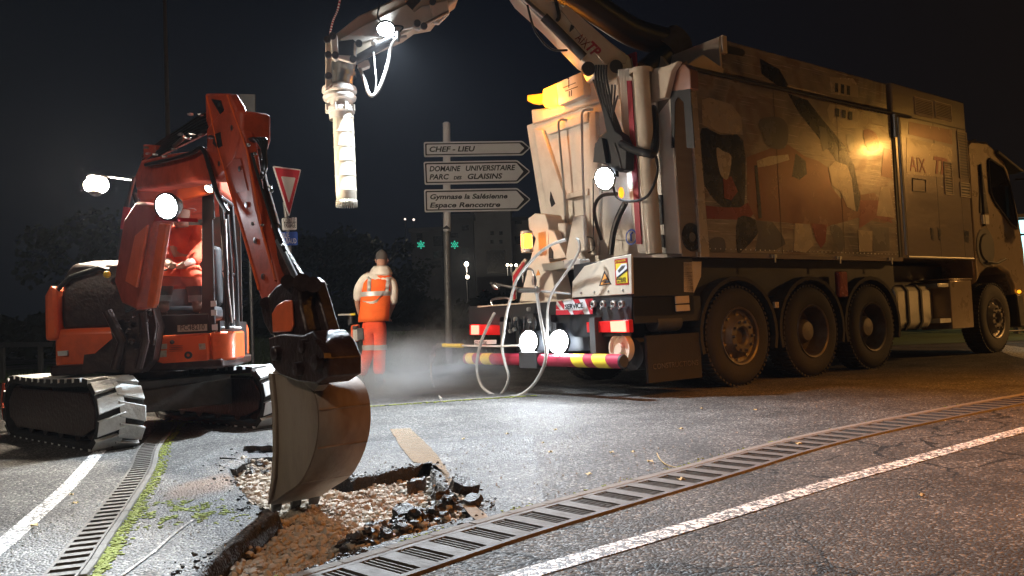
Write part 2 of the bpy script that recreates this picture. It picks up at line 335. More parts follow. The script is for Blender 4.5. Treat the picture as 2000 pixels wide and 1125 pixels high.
for j in range(ny+1):
    row = []
    for i in range(nx+1):
        x = X0+(X1-X0)*i/nx; y = Y0+(Y1-Y0)*j/ny
        wob = .018*noise.noise(Vector((x*9, y*9, 1)))+.008*noise.noise(Vector((x*34, y*34, 4)))
        d = min(dseg((x, y), a, b_) for a, b_ in segs) if -1.95 < x < 0 else .3
        ins = inpoly((x, y), hole); sd = (d if ins else -d)+wob
        k = ss(-.004, .022, sd)
        z = .0015*noise.noise(Vector((x*30, y*30, 0)))
        rub = .025*noise.noise(Vector((x*7, y*7, 7)))+.014*noise.noise(Vector((x*22, y*22, 3)))+.008*noise.noise(Vector((x*55, y*55, 8)))
        hp = 0
        for hx, hy, s_, h_ in heap: hp += h_*math.exp(-((x-hx)**2+(y-hy)**2)/(s_*s_))
        zi = -.072+rub*.8+hp*(.5+1.1*noise.noise(Vector((x*16, y*16, 5)))+.6)
        z = z*(1-k)+zi*k + (0 if ins else .9*math.exp(-max(0, -sd)/.05)*.018*max(0, noise.noise(Vector((x*20, y*20, 12)))+.25))
        if i in (0, nx) or j in (0, ny): z = 0
        row.append(bmesh_g.verts.new((x, y, z)))
        edge = max(0, 1-max(0, abs(sd-.016)-.016)/.014); edge = max(edge, .8*math.exp(-max(0, -sd)/.035)*(noise.noise(Vector((x*14, y*14, 2))) > -.05) if not ins else 0)
        blk = min(1, hp/.045)*(noise.noise(Vector((x*11, y*11, 9))) > -.08)*k
        ms = 0.85*ss(.23, .1, math.hypot((x-mud_spot[0])*1.1, (y-mud_spot[1])*.55)+.05*noise.noise(Vector((x*8, y*8, 2)))) if not ins else 0
        zone.append((k, max(edge, blk*.9), ms*(1-k), 1))
    grid.append(row)
for j in range(ny):
    for i in range(nx): bmesh_g.faces.new([grid[j][i], grid[j][i+1], grid[j+1][i+1], grid[j+1][i]])
me = bpy.data.meshes.new('traffic_island'); bmesh_g.to_mesh(me); bmesh_g.free(); me.materials.append(M['dug'])
ca = me.color_attributes.new('zone', 'FLOAT_COLOR', 'POINT'); ca.data.foreach_set('color', np.array(zone, dtype=np.float32).ravel())
me.polygons.foreach_set('use_smooth', [True]*len(me.polygons))
isl = bpy.data.objects.new('traffic_island_ground', me); COL.objects.link(isl); tag(isl, kind='structure')
def hz(x, y):
    i = int(round((x-X0)/(X1-X0)*nx)); j = int(round((y-Y0)/(Y1-Y0)*ny))
    if 0 <= i <= nx and 0 <= j <= ny: return grid_z[j][i]
    return 0
vz = np.empty(len(me.vertices)*3, dtype=np.float32); me.vertices.foreach_get('co', vz); grid_z = vz.reshape(-1, 3)[:, 2].reshape(ny+1, nx+1)
# gravel in the pit
def strip(name, pts, w_, z, mat, kind='structure'):
    s = MB(); pts = [Vector((p[0], p[1], z)) for p in pts]; Lp = []
    for i, p in enumerate(pts):
        d = (pts[min(i+1, len(pts)-1)]-pts[max(i-1, 0)]).normalized(); nn = Vector((-d.y, d.x, 0))*w_/2; Lp.append((p+nn, p-nn))
    for a, c in zip(Lp, Lp[1:]): s.plate([a[1], c[1], c[0], a[0]])
    return tag(s.build(name, mat, smooth=False), kind=kind)
M['pebble'] = paint('pebble_stone', (.4, .36, .3), .8, dirt=1, scale=6, dirtcol=(.24, .19, .14), bump=.3)
M['bitumen'] = paint('broken_bitumen', (.018, .018, .021), .45, dirt=.5, scale=30, dirtcol=(.06, .055, .05), bump=1.0, bscale=90)
xs_ = [p[0] for p in hole]; ys_ = [p[1] for p in hole]
g = MB(); c = 0
while c < 7000:
    x = random.uniform(min(xs_), max(xs_)); y = random.uniform(2.2, max(ys_))
    if not inpoly((x, y), hole) or min(dseg((x, y), a, b_) for a, b_ in segs) < .02: continue
    if noise.noise(Vector((x*3.5, y*3.5, 11))) < -.25 and random.random() < .4: continue
    r_ = random.choice((.004, .005, .005, .006, .008, .01, .013, .018)); g.ball((x, y, hz(x, y)+r_*.3), r_, 1, .38, (1, random.uniform(.75, 1.2), .8)); c += 1
tag(g.build('gravel', M['pebble'], fixn=False), 'pale loose gravel covering the bottom of the dug hole', 'gravel', kind='stuff')
# black bitumen crumbs heaped by the drain
g = MB(); c = 0
while c < 330:
    hx, hy, s_, h_ = random.choice(heap[:3]+heap[:2]+heap[4:]); x = random.gauss(hx, s_*.62); y = random.gauss(hy, s_*.55)
    if not inpoly((x, y), hole) and random.random() < .93: continue
    if y < 2.2: continue
    r_ = random.choice((.007, .009, .012, .015, .019, .026))*(1 if inpoly((x, y), hole) else .5); g.ball((x, y, hz(x, y)+r_*.5), r_, 2, .55, (1, random.uniform(.7, 1.2), random.uniform(.55, .9))); c += 1
c = 0
while c < 900:
    a_, b_ = random.choice(segs); t_ = random.random(); x = a_[0]+(b_[0]-a_[0])*t_+random.gauss(0, .055); y = a_[1]+(b_[1]-a_[1])*t_+random.gauss(0, .06)
    if y < 2.2 or not (X0+.05 < x < X1-.05): continue
    r_ = random.choice((.0025, .003, .004, .005, .007, .01)); g.ball((x, y, hz(x, y)+r_*.4), r_, 1, .6, (1, .9, .7)); c += 1
tag(g.build('asphalt_crumbs', M['bitumen'], fixn=False), 'black lumps of broken asphalt heaped in the hole beside the drain', 'rubble', kind='stuff')
# bigger broken slabs, each its own thing
def slab(px, py, sx_, sy_, th, rz, tx, ty, label, dz=0.0, poly=9):
    p = G(px, py); s = MB(); ang = [2*math.pi*(k+random.uniform(-.3, .3))/poly for k in range(poly)]
    pts = [Vector((math.cos(a)*sx_*random.uniform(.8, 1.1), math.sin(a)*sy_*random.uniform(.8, 1.1), 0)) for a in ang]
    s.prism(pts, (0, 0, th)); bmesh.ops.subdivide_edges(s.b, edges=s.b.edges, cuts=3, use_grid_fill=True); bmesh.ops.triangulate(s.b, faces=s.b.faces)
    for v_ in s.b.verts: v_.co += Vector((noise.noise(v_.co*30+Vector((px, 0, 0))), noise.noise(v_.co*30+Vector((0, py, 0))), noise.noise(v_.co*26)))*.012
    o = s.build('asphalt_slab', M['bitumen'], smooth=False); o.location = (p.x, p.y, hz(p.x, p.y)+dz); o.rotation_euler = (R(tx), R(ty), R(rz))
    tag(o, label, 'asphalt slab', 'broken asphalt slabs around the hole'); return o
slab(492, 890, .2, .1, .045, 25, 3, 4, 'broad flat asphalt slab at the back left edge of the hole', .015)
slab(512, 878, .15, .075, .035, 12, -5, 3, 'thin asphalt slab lying topmost on the pile behind the bucket', .06)
slab(455, 908, .09, .06, .05, 60, 14, -6, 'reddish black asphalt lump at the left end of the slab pile', .01)
slab(905, 968, .07, .055, .05, 30, 20, 12, 'rounded black asphalt lump at the far right end of the hole', .02)
slab(862, 975, .075, .04, .045, 75, -15, 10, 'dark asphalt chunk in front of the brown trench wall', .04)
slab(925, 985, .04, .035, .04, 5, 25, -14, 'small black asphalt lump lying nearest the drain beside the rounded lump', .01)
slab(785, 1012, .045, .04, .05, 5, 30, 14, 'upright black asphalt chunk on top of the crumb heap', .03)
slab(815, 935, .012, .075, .07, -38, 0, 0, 'narrow black wedge of asphalt standing in the right corner of the hole', .0)
# marks and strips
strip('road_marking', [(-.6, 1.95), (-.2, 2.32), (0.04, 2.53), (0.62, 2.98), (1.48, 3.68), (3.06, 4.86), (5.2, 6.3), (9, 8.7)], .095, .006, M['line'])
strip('road_marking', curve_pts([(-3.3, 6.6, 0), (-2.97, 5.7, 0), (-2.48, 4.45, 0), (-2.2, 3.65, 0), (-2.02, 3.12, 0), (-1.8, 2.4, 0)], 5), .085, .004, M['line'])
rd = MB(); up = [(-1.3, 1.9), (-.45, 2.72), (.3, 3.44), (1.1, 4.2), (2.0, 5.0), (4.1, 6.45), (7, 8.3), (14, 12.6)]
rd.plate([(p[0], p[1], .0025) for p in up]+[(14, -3, .0025), (-1.3, -3, .0025)])
tag(rd.build('road', M['road'], smooth=False), kind='structure')
for qd in ([(1742, 637), (1888, 645), (1888, 656), (1742, 661)], [(1742, 628), (1888, 632), (1888, 638), (1742, 633)], [(1950, 636), (2060, 640), (2080, 656), (1958, 648)], [(1915, 668), (2090, 690), (2140, 730), (1975, 695)], [(1960, 625), (2060, 627), (2060, 632), (1960, 631)]):
    s = MB(); s.plate([G(x, y, .004) for x, y in qd]); tag(s.build('crossing_stripe', M['line'], smooth=False), kind='structure')
# narrow scratch on the island left of the hole
M['scratch'] = wornpaint('chalky_scratch', (.42, .36, .32), (.1, .1, .1), .62)
strip('scratch_mark', [G(240, 1125), G(300, 1080), G(345, 1040), G(380, 1015)], .012, .005, M['scratch'])
# wet clay trail behind the hole
M['wetmud'] = paint('wet_clay', (.3, .235, .17), .12, dirt=.6, scale=12, dirtcol=(.17, .125, .085), bump=.25, bscale=30)
s = MB(); a_ = curve_pts([G(*p, z=.004) for p in [(762, 838), (775, 860), (800, 895), (822, 905), (848, 906), (880, 952), (905, 990), (930, 1018)]], 5); c_ = curve_pts([G(*p, z=.004) for p in [(800, 836), (835, 868), (862, 900), (875, 920), (885, 945), (898, 962), (925, 985), (955, 1010)]], 5)
for i in range(len(a_)-1): 
    j_ = lambda v_, k: Vector((v_.x+.012*noise.noise(v_*14+Vector((k, 0, 0))), v_.y, .0045))
    s.plate([j_(a_[i], 0), j_(c_[i], 5), j_(c_[i+1], 5), j_(a_[i+1], 0)])
tag(s.build('wet_clay', M['wetmud'], smooth=False), 'thin wet brown clay film trailing behind the right corner of the hole', 'mud', kind='stuff')
# ---------------------------------------------------------------- drains
def drain(label, centre, wd, pitch, nslot, frac, kerbside, kw=.05):
    pts = curve_pts([Vector((x, y, 0)) for x, y in centre], 24); cum = [0]
    for a, b_ in zip(pts, pts[1:]): cum.append(cum[-1]+(b_-a).length)
    def P_(s_, off, z):
        s_ = max(0, min(cum[-1]-1e-6, s_)); i = int(np.searchsorted(cum, s_, side='right'))-1; i = min(i, len(pts)-2); f = (s_-cum[i])/(cum[i+1]-cum[i]); d = (pts[min(i+2, len(pts)-1)]-pts[max(i-1, 0)]).normalized()
        p = pts[i].lerp(pts[i+1], f); return Vector((p.x-d.y*off, p.y+d.x*off, z))
    t_ = tag(empty('drain_channel', P_(0, 0, 0)), label, 'drain')
    o = t_.location.copy(); Q = lambda *a_: P_(*a_)-o
    def bar(mb, s0, s1, o0, o1, z0, z1, sl=0, nseg=1):
        for k in range(nseg):
            a0 = s0+(s1-s0)*k/nseg; a1 = s0+(s1-s0)*(k+1)/nseg
            vs = [Q(a0, o0, z0), Q(a1, o0, z0), Q(a1+sl, o1, z0), Q(a0+sl, o1, z0), Q(a0, o0, z1), Q(a1, o0, z1), Q(a1+sl, o1, z1), Q(a0+sl, o1, z1)]; vs = [mb.b.verts.new(v_) for v_ in vs]
            for q_ in ((0, 3, 2, 1), (4, 5, 6, 7), (0, 1, 5, 4), (1, 2, 6, 5), (2, 3, 7, 6), (3, 0, 4, 7)): mb._f([vs[w_] for w_ in q_])
    Ltot = cum[-1]; n_ = int(Ltot/pitch); h = wd/2
    kb = MB(); 
    for k in range(int(Ltot/1.0)):     # kerb stones with joints
        bar(kb, k*1.0+.004, k*1.0+.996, *( (h, h+kw) if kerbside > 0 else (-h-kw, -h)), -.06, .014, 0, 5)
    kb.build('kerb', M['concrete'], t_, bevel=.004)
    gr = MB(); bar(gr, 0, Ltot, h-wd*.1, h-.003, -.02, .0125, 0, 90); bar(gr, 0, Ltot, -h, -h+wd*.1, -.02, .0125, 0, 90)
    for k in range(n_):
        s0 = k*pitch; bar(gr, s0, s0+pitch*(1-frac), -h+wd*.1, h-wd*.1, -.02, .012)
        gw = pitch*frac/nslot
        for q_ in range(1, nslot): bar(gr, s0+pitch*(1-frac)+gw*q_-gw*.13, s0+pitch*(1-frac)+gw*q_+gw*.13, -h+wd*.1, h-wd*.1, -.02, .0095)
    gr.build('grating', M['iron'], t_)
    pt = MB(); bar(pt, 0, Ltot, -h+.005, h-.005, -.02, .0034, 0, 90); pt.build('channel_floor', M['pit'], t_)
    return t_
ctr = []
for a_, c_ in (((-1.6, 1.7), 0), ((-.76, 2.57), 0), ((-.15, 3.22), 0), ((.73, 4.04), 0), ((1.91, 5.11), 0), ((4.24, 6.72), 0), ((7.2, 8.6), 0), ((11, 10.9), 0)): ctr.append(a_)
cc = []
for i, p in enumerate(ctr):
    a_, b_ = ctr[max(0, i-1)], ctr[min(len(ctr)-1, i+1)]; d = Vector((b_[0]-a_[0], b_[1]-a_[1])).normalized(); cc.append((p[0]+d.y*.195, p[1]-d.x*.195))
drain('slotted drain channel curving beside the white line, right of the dug hole', cc, .27, .152, 4, .55, 1)
lc = [(-3.2, 7.35), (-3.02, 6.9), (-2.63, 5.72), (-2.24, 4.76), (-1.9, 3.79), (-1.66, 3.08), (-1.54, 2.73), (-1.35, 2.1)]
drain('narrow slotted drain channel between the digger track and the dug island', [(x-.012, y) for x, y in lc], .12, .085, 1, .52, 1, .026)
farp = curve_pts([G(x, y) for x, y in [(360, 826), (380, 820), (540, 808), (700, 796), (830, 787), (950, 779), (1030, 774)]], 5)
k_ = strip('kerb_edging', farp, .05, .012, M['concrete'])
# moss, litter, leaves
M['moss'] = paint('moss', (.2, .23, .03), .9, dirt=.7, scale=30, dirtcol=(.07, .09, .02), bump=.6)
M['leaf'] = paint('fallen_leaf', (.42, .3, .12), .7, dirt=.6, scale=20)
def off(pts, d_):
    out = []
    for i, p in enumerate(pts):
        q_ = (Vector(pts[min(i+1, len(pts)-1)][:2])-Vector(pts[max(i-1, 0)][:2])).normalized(); out.append(Vector((p[0]-q_.y*d_, p[1]+q_.x*d_, 0)))
    return out
g = MB(); lcp = off(curve_pts([Vector((x, y, 0)) for x, y in lc], 12), .098)
for _ in range(1900):
    p = random.choice(lcp[6:]); f = noise.noise(Vector((p.x*3, p.y*3, 3)));
    if f < -.15 and random.random() < .7: continue
    x = p.x+random.gauss(0, .013); y = p.y+random.gauss(0, .04); r_ = random.uniform(.003, .009); g.ball((x, y, hz(x, y)+.002), r_, 1, .4, (1.3, 1, .5))
for _ in range(900):
    q_ = G(random.gauss(350, 55), random.gauss(1003, 13)); 
    if noise.noise(Vector((q_.x*14, q_.y*8, 3))) < .02: continue
    g.ball((q_.x, q_.y, .002), random.uniform(.003, .009), 1, .4, (1.3, 1, .4))
for p in farp:
    for _ in range(26): g.ball((p.x+random.gauss(0, .1), p.y+random.gauss(0, .022)-.02, .006), random.uniform(.004, .011), 1, .4, (1.5, 1, .5))
upk = off(curve_pts([Vector((x, y, 0)) for x, y in cc], 16), .2)
for _ in range(700):
    p = random.choice(upk[16:80]); 
    if noise.noise(Vector((p.x*4, p.y*4, 6))) < 0: continue
    g.ball((p.x+random.gauss(0, .02), p.y+random.gauss(0, .02), .004), random.uniform(.003, .007), 1, .4, (1.3, 1, .5))
tag(g.build('moss', M['moss'], fixn=False), 'yellow green moss growing along the kerb joints', 'moss', kind='stuff')
M['grit'] = paint('pale_grit', (.42, .4, .36), .5, dirt=.8, scale=30, dirtcol=(.2, .18, .15))
g = MB()
for _ in range(2600):
    q_ = random.random()
    if q_ < .45: x, y = random.gauss(.0, .9), random.gauss(4.6, 1.1)
    elif q_ < .7: x, y = random.gauss(-1.6, .5), random.gauss(4.3, 1.0)
    elif q_ < .85: x, y = random.gauss(-2.0, .09), random.gauss(2.95, .3)
    else: x, y = random.uniform(-4, 5), random.uniform(2, 8)
    if y < 2 or inpoly((x, y), hole): continue
    r_ = random.choice((.0018, .0022, .0026, .0032, .0042)); g.ball((x, y, max(0, hz(x, y))+r_*.4), r_, 1, .4)
tag(g.build('grit', M['grit'], fixn=False), 'loose pale grit strewn over the asphalt around the hole', 'grit', kind='stuff')
g = MB()
for (px, py) in [(147, 987), (67, 1031), (140, 970), (1236, 886), (1075, 886), (1270, 905), (1195, 887), (1085, 842), (1370, 800), (1800, 972), (1060, 868), (990, 850), (1150, 930), (905, 860), (1330, 840), (1475, 803), (1560, 870), (1330, 940)]:
    p = G(px, py); a = random.uniform(0, 3); sz = random.uniform(.012, .022)
    pts = [Vector((p.x+math.cos(a+t_)*sz*(1 if k % 2 else .55)*(1.6 if k in (0, 4) else 1), p.y+math.sin(a+t_)*sz*(1 if k % 2 else .55), .012+.006*math.sin(3*t_))) for k, t_ in enumerate([2*math.pi*k/8 for k in range(8)])]
    g.prism(pts, (0, 0, .0015))
tag(g.build('fallen_leaves', M['leaf'], fixn=True), 'dry fallen leaves and leaf scraps on the asphalt', 'leaves', kind='stuff')
tw = MB(); tw.tube(curve_pts([G(1283, 885, .012), G(1290, 898, .016), G(1303, 908, .012), G(1325, 914, .01)], 5), .003, 6)
tag(tw.build('twig', M['leaf']), 'thin pale bent twig lying on asphalt above the drain', 'twig')
# ---------------------------------------------------------------- grass verge, path behind
M['grass'] = paint('verge_grass', (.05, .085, .03), .9, dirt=1, scale=1.3, dirtcol=(.03, .045, .02), bump=1, bscale=8)
M['path'] = paint('path_paving', (.2, .19, .175), .8, dirt=.7, scale=2, bump=.3)
def vh(x, y): return .62*ss(16, 22, y)*ss(-13, -8, x)*ss(14, 6, x)+.05*noise.noise(Vector((x*.4, y*.4, 0)))*ss(16, 18, y)+.01
vb = bmesh.new(); gx = [-30+i*.6 for i in range(84)]; gy = [15.8+j*.5 for j in range(40)]
V_ = [[vb.verts.new((x, y+.4*math.sin(x*.35), vh(x, y))) for x in gx] for y in gy]
for j in range(len(gy)-1):
    for i in range(len(gx)-1): vb.faces.new([V_[j][i], V_[j][i+1], V_[j+1][i+1], V_[j+1][i]])
me = bpy.data.meshes.new('grass_verge'); vb.to_mesh(me); vb.free(); me.materials.append(M['grass']); o = bpy.data.objects.new('grass_verge', me); COL.objects.link(o); tag(o, kind='structure')
g = MB()
for _ in range(9000):
    x = random.uniform(-13, 3); y = random.uniform(15.9, 22); z = vh(x, y)-.01; a = random.uniform(0, 6.3); h_ = random.uniform(.05, .16)
    g.plate([(x, y+.4*math.sin(x*.35), z), (x+.02*math.cos(a), y+.4*math.sin(x*.35)+.02*math.sin(a), z), (x+random.gauss(0, .04), y+.4*math.sin(x*.35)+random.gauss(0, .04), z+h_)])
tag(g.build('grass', M['grass'], smooth=False, fixn=False), 'rough green grass on the verge behind the worker', 'grass', kind='stuff')
s = MB(); s.plate([(-34, 27, .02), (-13.5, 27, .02), (-12, 38, .02), (-34, 40, .02)]); tag(s.build('path', M['path'], smooth=False), kind='structure')
# ================================================================ SUCTION TRUCK (local x forward, y to its far side, z up; y=0 is the near side plane, x=0 the first visible axle)
TF = Frame(2.4406, 8.6, 36.4)
truck = empty('suction_truck', (TF.o.x, TF.o.y, 0), 36.4)
tag(truck, 'white four axle suction excavator truck with rear boom and painted side panels', 'truck')
def S(x, y, yy=0.0): return TF.hit(x, y, 1, yy)
def RR(x, y, xx): return TF.hit(x, y, 0, xx)
def Z3(zx, zy, yy=0.0): return S(1300+zx/2.344, 50+zy/2.344, yy)
def Z2(zx, zy, xx): return RR(1000+zx/2.344, 50+zy/2.344, xx)
def Z1(zx, zy, xx): return RR(820+zx/2.679, 380+zy/2.679, xx)
def flat(name, pts, off, mat, parent=truck, bevel=0.0, label=None, smooth=True):
    s = MB(); s.prism(pts, off); return s.build(name, mat, parent, bevel, label=label, smooth=smooth)
M['side'] = paint('side_panel_gloss', (.36, .31, .27), .17, .35, dirt=.5, scale=2.2, dirtcol=(.17, .12, .085), bump=.12, bscale=7, coat=.5, stretch=(.25, 1, 1.6))
M['sidedark'] = paint('mural_dark', (.018, .018, .02), .22, .1, dirt=.3, coat=.5)
M['sidered'] = paint('mural_red', (.26, .06, .045), .22, .3, dirt=.5, scale=2, coat=.5)
M['sideor'] = paint('mural_brown', (.3, .15, .1), .2, .3, dirt=.6, scale=1.6, dirtcol=(.13, .08, .05), coat=.5)
M['sidegrey'] = paint('mural_grey', (.17, .165, .16), .2, .3, dirt=.5, scale=2, coat=.5)
M['sidelight'] = paint('mural_light', (.52, .45, .37), .22, .3, dirt=.5, scale=2, coat=.5)
M['sidewhite'] = paint('logo_panel', (.36, .3, .23), .22, .5, dirt=.4, scale=3, coat=.5)
M['chassis'] = paint('chassis_blackblue', (.009, .0105, .014), .5, dirt=.4, dirtcol=(.02, .02, .022))
# chassis and body boxes
s = MB(); s.box(-.9, 7.0, .8, 1.05, .62, .92); s.box(-.9, 7.0, 1.5, 1.75, .62, .92); s.box(-.95, 3.5, .14, 2.4, .96, 1.385); s.box(3.5, 5.6, .5, 2.0, .9, 1.37)
for x in (0, 1.35, 2.67, 6.28): s.cyl((x, .35, .52), (x, 2.2, .52), .07)
s.build('chassis', M['chassis'], truck, .01)
m, n, b = newmat('mural_ground'); N = n.nodes; L = n.links; M['muralbase'] = m
t = N.new('ShaderNodeTexCoord'); mp = N.new('ShaderNodeMapping'); mp.inputs['Scale'].default_value = (.9, 1, 1.2); L.new(t.outputs['Object'], mp.inputs[0]); no = N.new('ShaderNodeTexNoise'); no.inputs['Scale'].default_value = 1.1; no.inputs['Detail'].default_value = 5; no.inputs['Distortion'].default_value = 1.2; L.new(mp.outputs[0], no.inputs[0])
r = N.new('ShaderNodeValToRGB'); el = r.color_ramp.elements; el[0].position = .3; el[0].color = (.15, .14, .13, 1); el[1].position = .72; el[1].color = (.5, .44, .37, 1)
for p_, c_ in ((.42, (.3, .26, .23)), (.5, (.4, .35, .3)), (.57, (.27, .2, .16)), (.64, (.36, .32, .28))): q = el.new(p_); q.color = (*c_, 1)
L.new(no.outputs[0], r.inputs[0]); L.new(r.outputs[0], b.inputs['Base Color']); b.inputs['Metallic'].default_value = .35; b.inputs['Coat Weight'].default_value = .5; b.inputs['Coat Roughness'].default_value = .1
m2_ = N.new('ShaderNodeMapping'); m2_.inputs['Scale'].default_value = (.6, 1, 30); L.new(t.outputs['Object'], m2_.inputs[0]); n2 = N.new('ShaderNodeTexNoise'); n2.inputs['Scale'].default_value = 2.5; n2.inputs['Detail'].default_value = 4; L.new(m2_.outputs[0], n2.inputs[0])
rr = N.new('ShaderNodeMapRange'); rr.inputs[3].default_value = .1; rr.inputs[4].default_value = .38; L.new(n2.outputs[0], rr.inputs[0]); L.new(rr.outputs[0], b.inputs['Roughness']); bp = N.new('ShaderNodeBump'); bp.inputs['Strength'].default_value = .12; bp.inputs['Distance'].default_value = .01; L.new(n2.outputs[0], bp.inputs['Height']); L.new(bp.outputs[0], b.inputs['Normal'])
body = MB(); body.box(-.6, 3.42, .0, 2.5, 1.39, 3.40); bo = body.build('body_tank', M['muralbase'], truck, .015)
flat('rear_side_panel', [Z3(20, 190), Z3(100, 160), Z3(180, 1058), Z3(75, 1058)], (0, .2, 0), M['side'], bevel=.004)
s = MB(); s.box(-.03, 3.40, .03, 2.47, 3.42, 3.79); s.build('roof_chamber', M['muralbase'], truck, .015)
flat('roof_chamber_end', [(-.04, .02, 3.42), (-.04, 2.3, 3.42), (-.04, 2.3, 3.8), (-.04, .02, 3.8)], (-.03, 0, 0), M['cream'], bevel=.005)
flat('roof_trim', [(-.05, -.012, 3.62), (.02, -.012, 3.62), (.02, -.012, 3.81), (-.05, -.012, 3.81)], (0, .04, 0), M['cream'])
s = MB(); pts = [Z3(275, 92, .0), Z3(285, 86, .0), Z3(360, 105, .0), Z3(370, 115, .0), Z3(370, 130, .0), Z3(360, 138, .0), Z3(285, 122, .0), Z3(275, 112, .0)]; s.prism([p+Vector((0, .022, 0)) for p in pts], (0, .012, 0)); s.build('roof_slot', M['black'], truck)
s = MB(); s.tube([Z3(100, 193, -.02), Z3(430, 268, -.02), Z3(850, 362, -.02), Z3(1120, 418, -.02)], .022, 8); s.build('side_rail', M['black'], truck)
s = MB(); s.prism([Z3(96, 190), Z3(122, 196), Z3(192, 1062), Z3(150, 1062)], (0, -.035, 0)); s.build('corner_post', M['sidelight'], truck, .008)
s = MB(); s.box(-.66, 3.45, -.025, .05, 1.375, 1.43); s.build('bottom_rail', M['side'], truck, .006)
# mural patches on the side (thin film, generic shapes)
patches = [
 ('sidedark', [(165, 470), (250, 500), (355, 525), (362, 800), (335, 832), (262, 832), (180, 735), (160, 600)]),
 ('sidered', [(168, 822), (262, 832), (340, 832), (392, 800), (412, 850), (378, 890), (170, 884)]),
 ('sideor', [(372, 602), (480, 562), (560, 545), (640, 600), (700, 620), (742, 650), (760, 740), (800, 790), (955, 765), (1050, 880), (1000, 905), (880, 880), (700, 932), (560, 902), (415, 892), (372, 800)]),
 ('sidelight', [(750, 360), (905, 400), (912, 462), (772, 458)]),
 ('sidedark', [(560, 312), (650, 342), (720, 432), (820, 552), (862, 640), (892, 790), (880, 850), (858, 850), (850, 722), (770, 602), (690, 500), (610, 400)]),
 ('sidedark', [(595, 585), (640, 620), (646, 680), (612, 706), (578, 690)]),
 ('sidedark', [(330, 880), (412, 890), (422, 950), (352, 1030), (326, 1032)]),
 ('sidegrey', [(410, 892), (490, 900), (535, 962), (550, 1000), (500, 1030), (408, 1032), (425, 950)]),
 ('sidered', [(664, 905), (738, 912), (732, 990), (710, 1020), (688, 985)]),
 ('sidegrey', [(752, 915), (800, 925), (818, 998), (800, 1036), (770, 985)]),
 ('sidered', [(890, 800), (975, 800), (1040, 905), (960, 880), (885, 930)]),
 ('sidelight', [(985, 740), (1020, 735), (1035, 800), (1050, 880), (965, 870), (975, 800)]),
 ('sidegrey', [(200, 985), (235, 968), (268, 980), (272, 1030), (240, 1048), (205, 1040)]),
 ('sidelight', [(165, 340), (200, 330), (300, 360), (345, 420), (352, 500), (250, 490), (168, 455)]),
 ('sidered', [(262, 700), (300, 690), (330, 760), (300, 800), (268, 790)]), ('sidelight', [(232, 560), (262, 575), (300, 600), (285, 700), (255, 690), (240, 640)]), ('sideor', [(1000, 560), (1035, 570), (1035, 700), (985, 690)]), ('sidegrey', [(700, 460), (735, 470), (745, 560), (720, 575), (705, 520)]), ('sidered', [(905, 480), (960, 492), (975, 560), (925, 570)]), ('sidelight', [(415, 620), (470, 600), (560, 590), (565, 615), (480, 640), (420, 650)]), ('sidedark', [(405, 640), (418, 640), (440, 880), (424, 884)]),
 ('sidegrey', [(430, 430), (520, 420), (560, 470), (545, 560), (470, 555), (440, 500)]),
 ('sidelight', [(590, 905), (660, 910), (680, 1000), (640, 1040), (585, 1030)]),
 ('sidelight', [(745, 650), (775, 620), (830, 640), (850, 700), (868, 850), (830, 830), (800, 760), (760, 730)]),
 ('sidegrey', [(826, 500), (858, 508), (860, 560), (838, 575)]),
 ('sidegrey', [(940, 920), (1020, 925), (1025, 1030), (950, 1035)]),
 ('sidelight', [(880, 935), (945, 940), (945, 1035), (885, 1035)]),
]
byM = {}
for k, (mt, q_) in enumerate(patches):
    s = byM.setdefault(mt, MB()); pp = curve_pts([Z3(a, b, .0) for a, b in q_], 3, True) if k % 3 == 0 else [Z3(a, b, .0) for a, b in q_]; y_ = -.0012-.00016*k
    s.prism([Vector((p.x, y_, p.z)) for p in pp], (0, .0001, 0))
up_p = [('sidelight', [(752, 236), (858, 242), (880, 275), (882, 330), (758, 312)]), ('sidedark', [(430, 150), (520, 200), (560, 270), (552, 288), (520, 280), (440, 222)])]
for mt, q_ in up_p:
    s = byM.setdefault(mt, MB()); pp = [Z3(a, b, .03) for a, b in q_]; s.prism([Vector((p.x, .0285, p.z)) for p in pp], (0, .001, 0))
s = byM['sidedark']
for (a, b, w_, h_) in [(775, 262, 14, 42), (802, 268, 14, 42), (829, 274, 14, 42)]:
    s.prism([Vector((p.x, .0265, p.z)) for p in [Z3(a, b, .03), Z3(a+w_, b+3, .03), Z3(a+w_, b+h_+3, .03), Z3(a, b+h_, .03)]], (0, .001, 0))
for (a, b) in [(775, 378), (805, 386), (835, 394)]:
    s.prism([Vector((p.x, -.012, p.z)) for p in [Z3(a, b), Z3(a+16, b+4), Z3(a+16, b+40), Z3(a, b+36)]], (0, .001, 0))
for cx_, cy_, r_ in [(622, 500, 48)]:
    pass
for (a0, b0, a1, b1) in [(1, 1, 1, 1)]: pass
s.lathe([(0, .0), (.012, .0)], (0, 0, -5), (0, 1, 0))
wheelp = Z3(113, 968, 0); s.lathe([(-.006, 0.001), (-.006, .145), (0, .15)], (wheelp.x+.02, -.001, wheelp.z), (0, 1, 0), 20)
for mt, s in byM.items(): s.build('mural', M[mt], truck, smooth=False)
s = MB(); s.lathe([(-.009, .001), (-.009, .05)], (wheelp.x+.02, -.001, wheelp.z), (0, 1, 0), 16); s.build('mural', M['sidegrey'], truck)
s = MB()
for k in range(46):
    for z_ in (1.47, 3.35): s.lathe([(0, .009), (-.004, .006), (-.005, .001)], (-.52+k*.085, -.0015, z_), (0, 1, 0), 6)
for k in range(22): s.lathe([(0, .009), (-.004, .006), (-.005, .001)], (-.52, -.0015, 1.5+k*.083), (0, 1, 0), 6); s.lathe([(0, .009), (-.004, .006), (-.005, .001)], (3.36, -.0015, 1.5+k*.083), (0, 1, 0), 6)
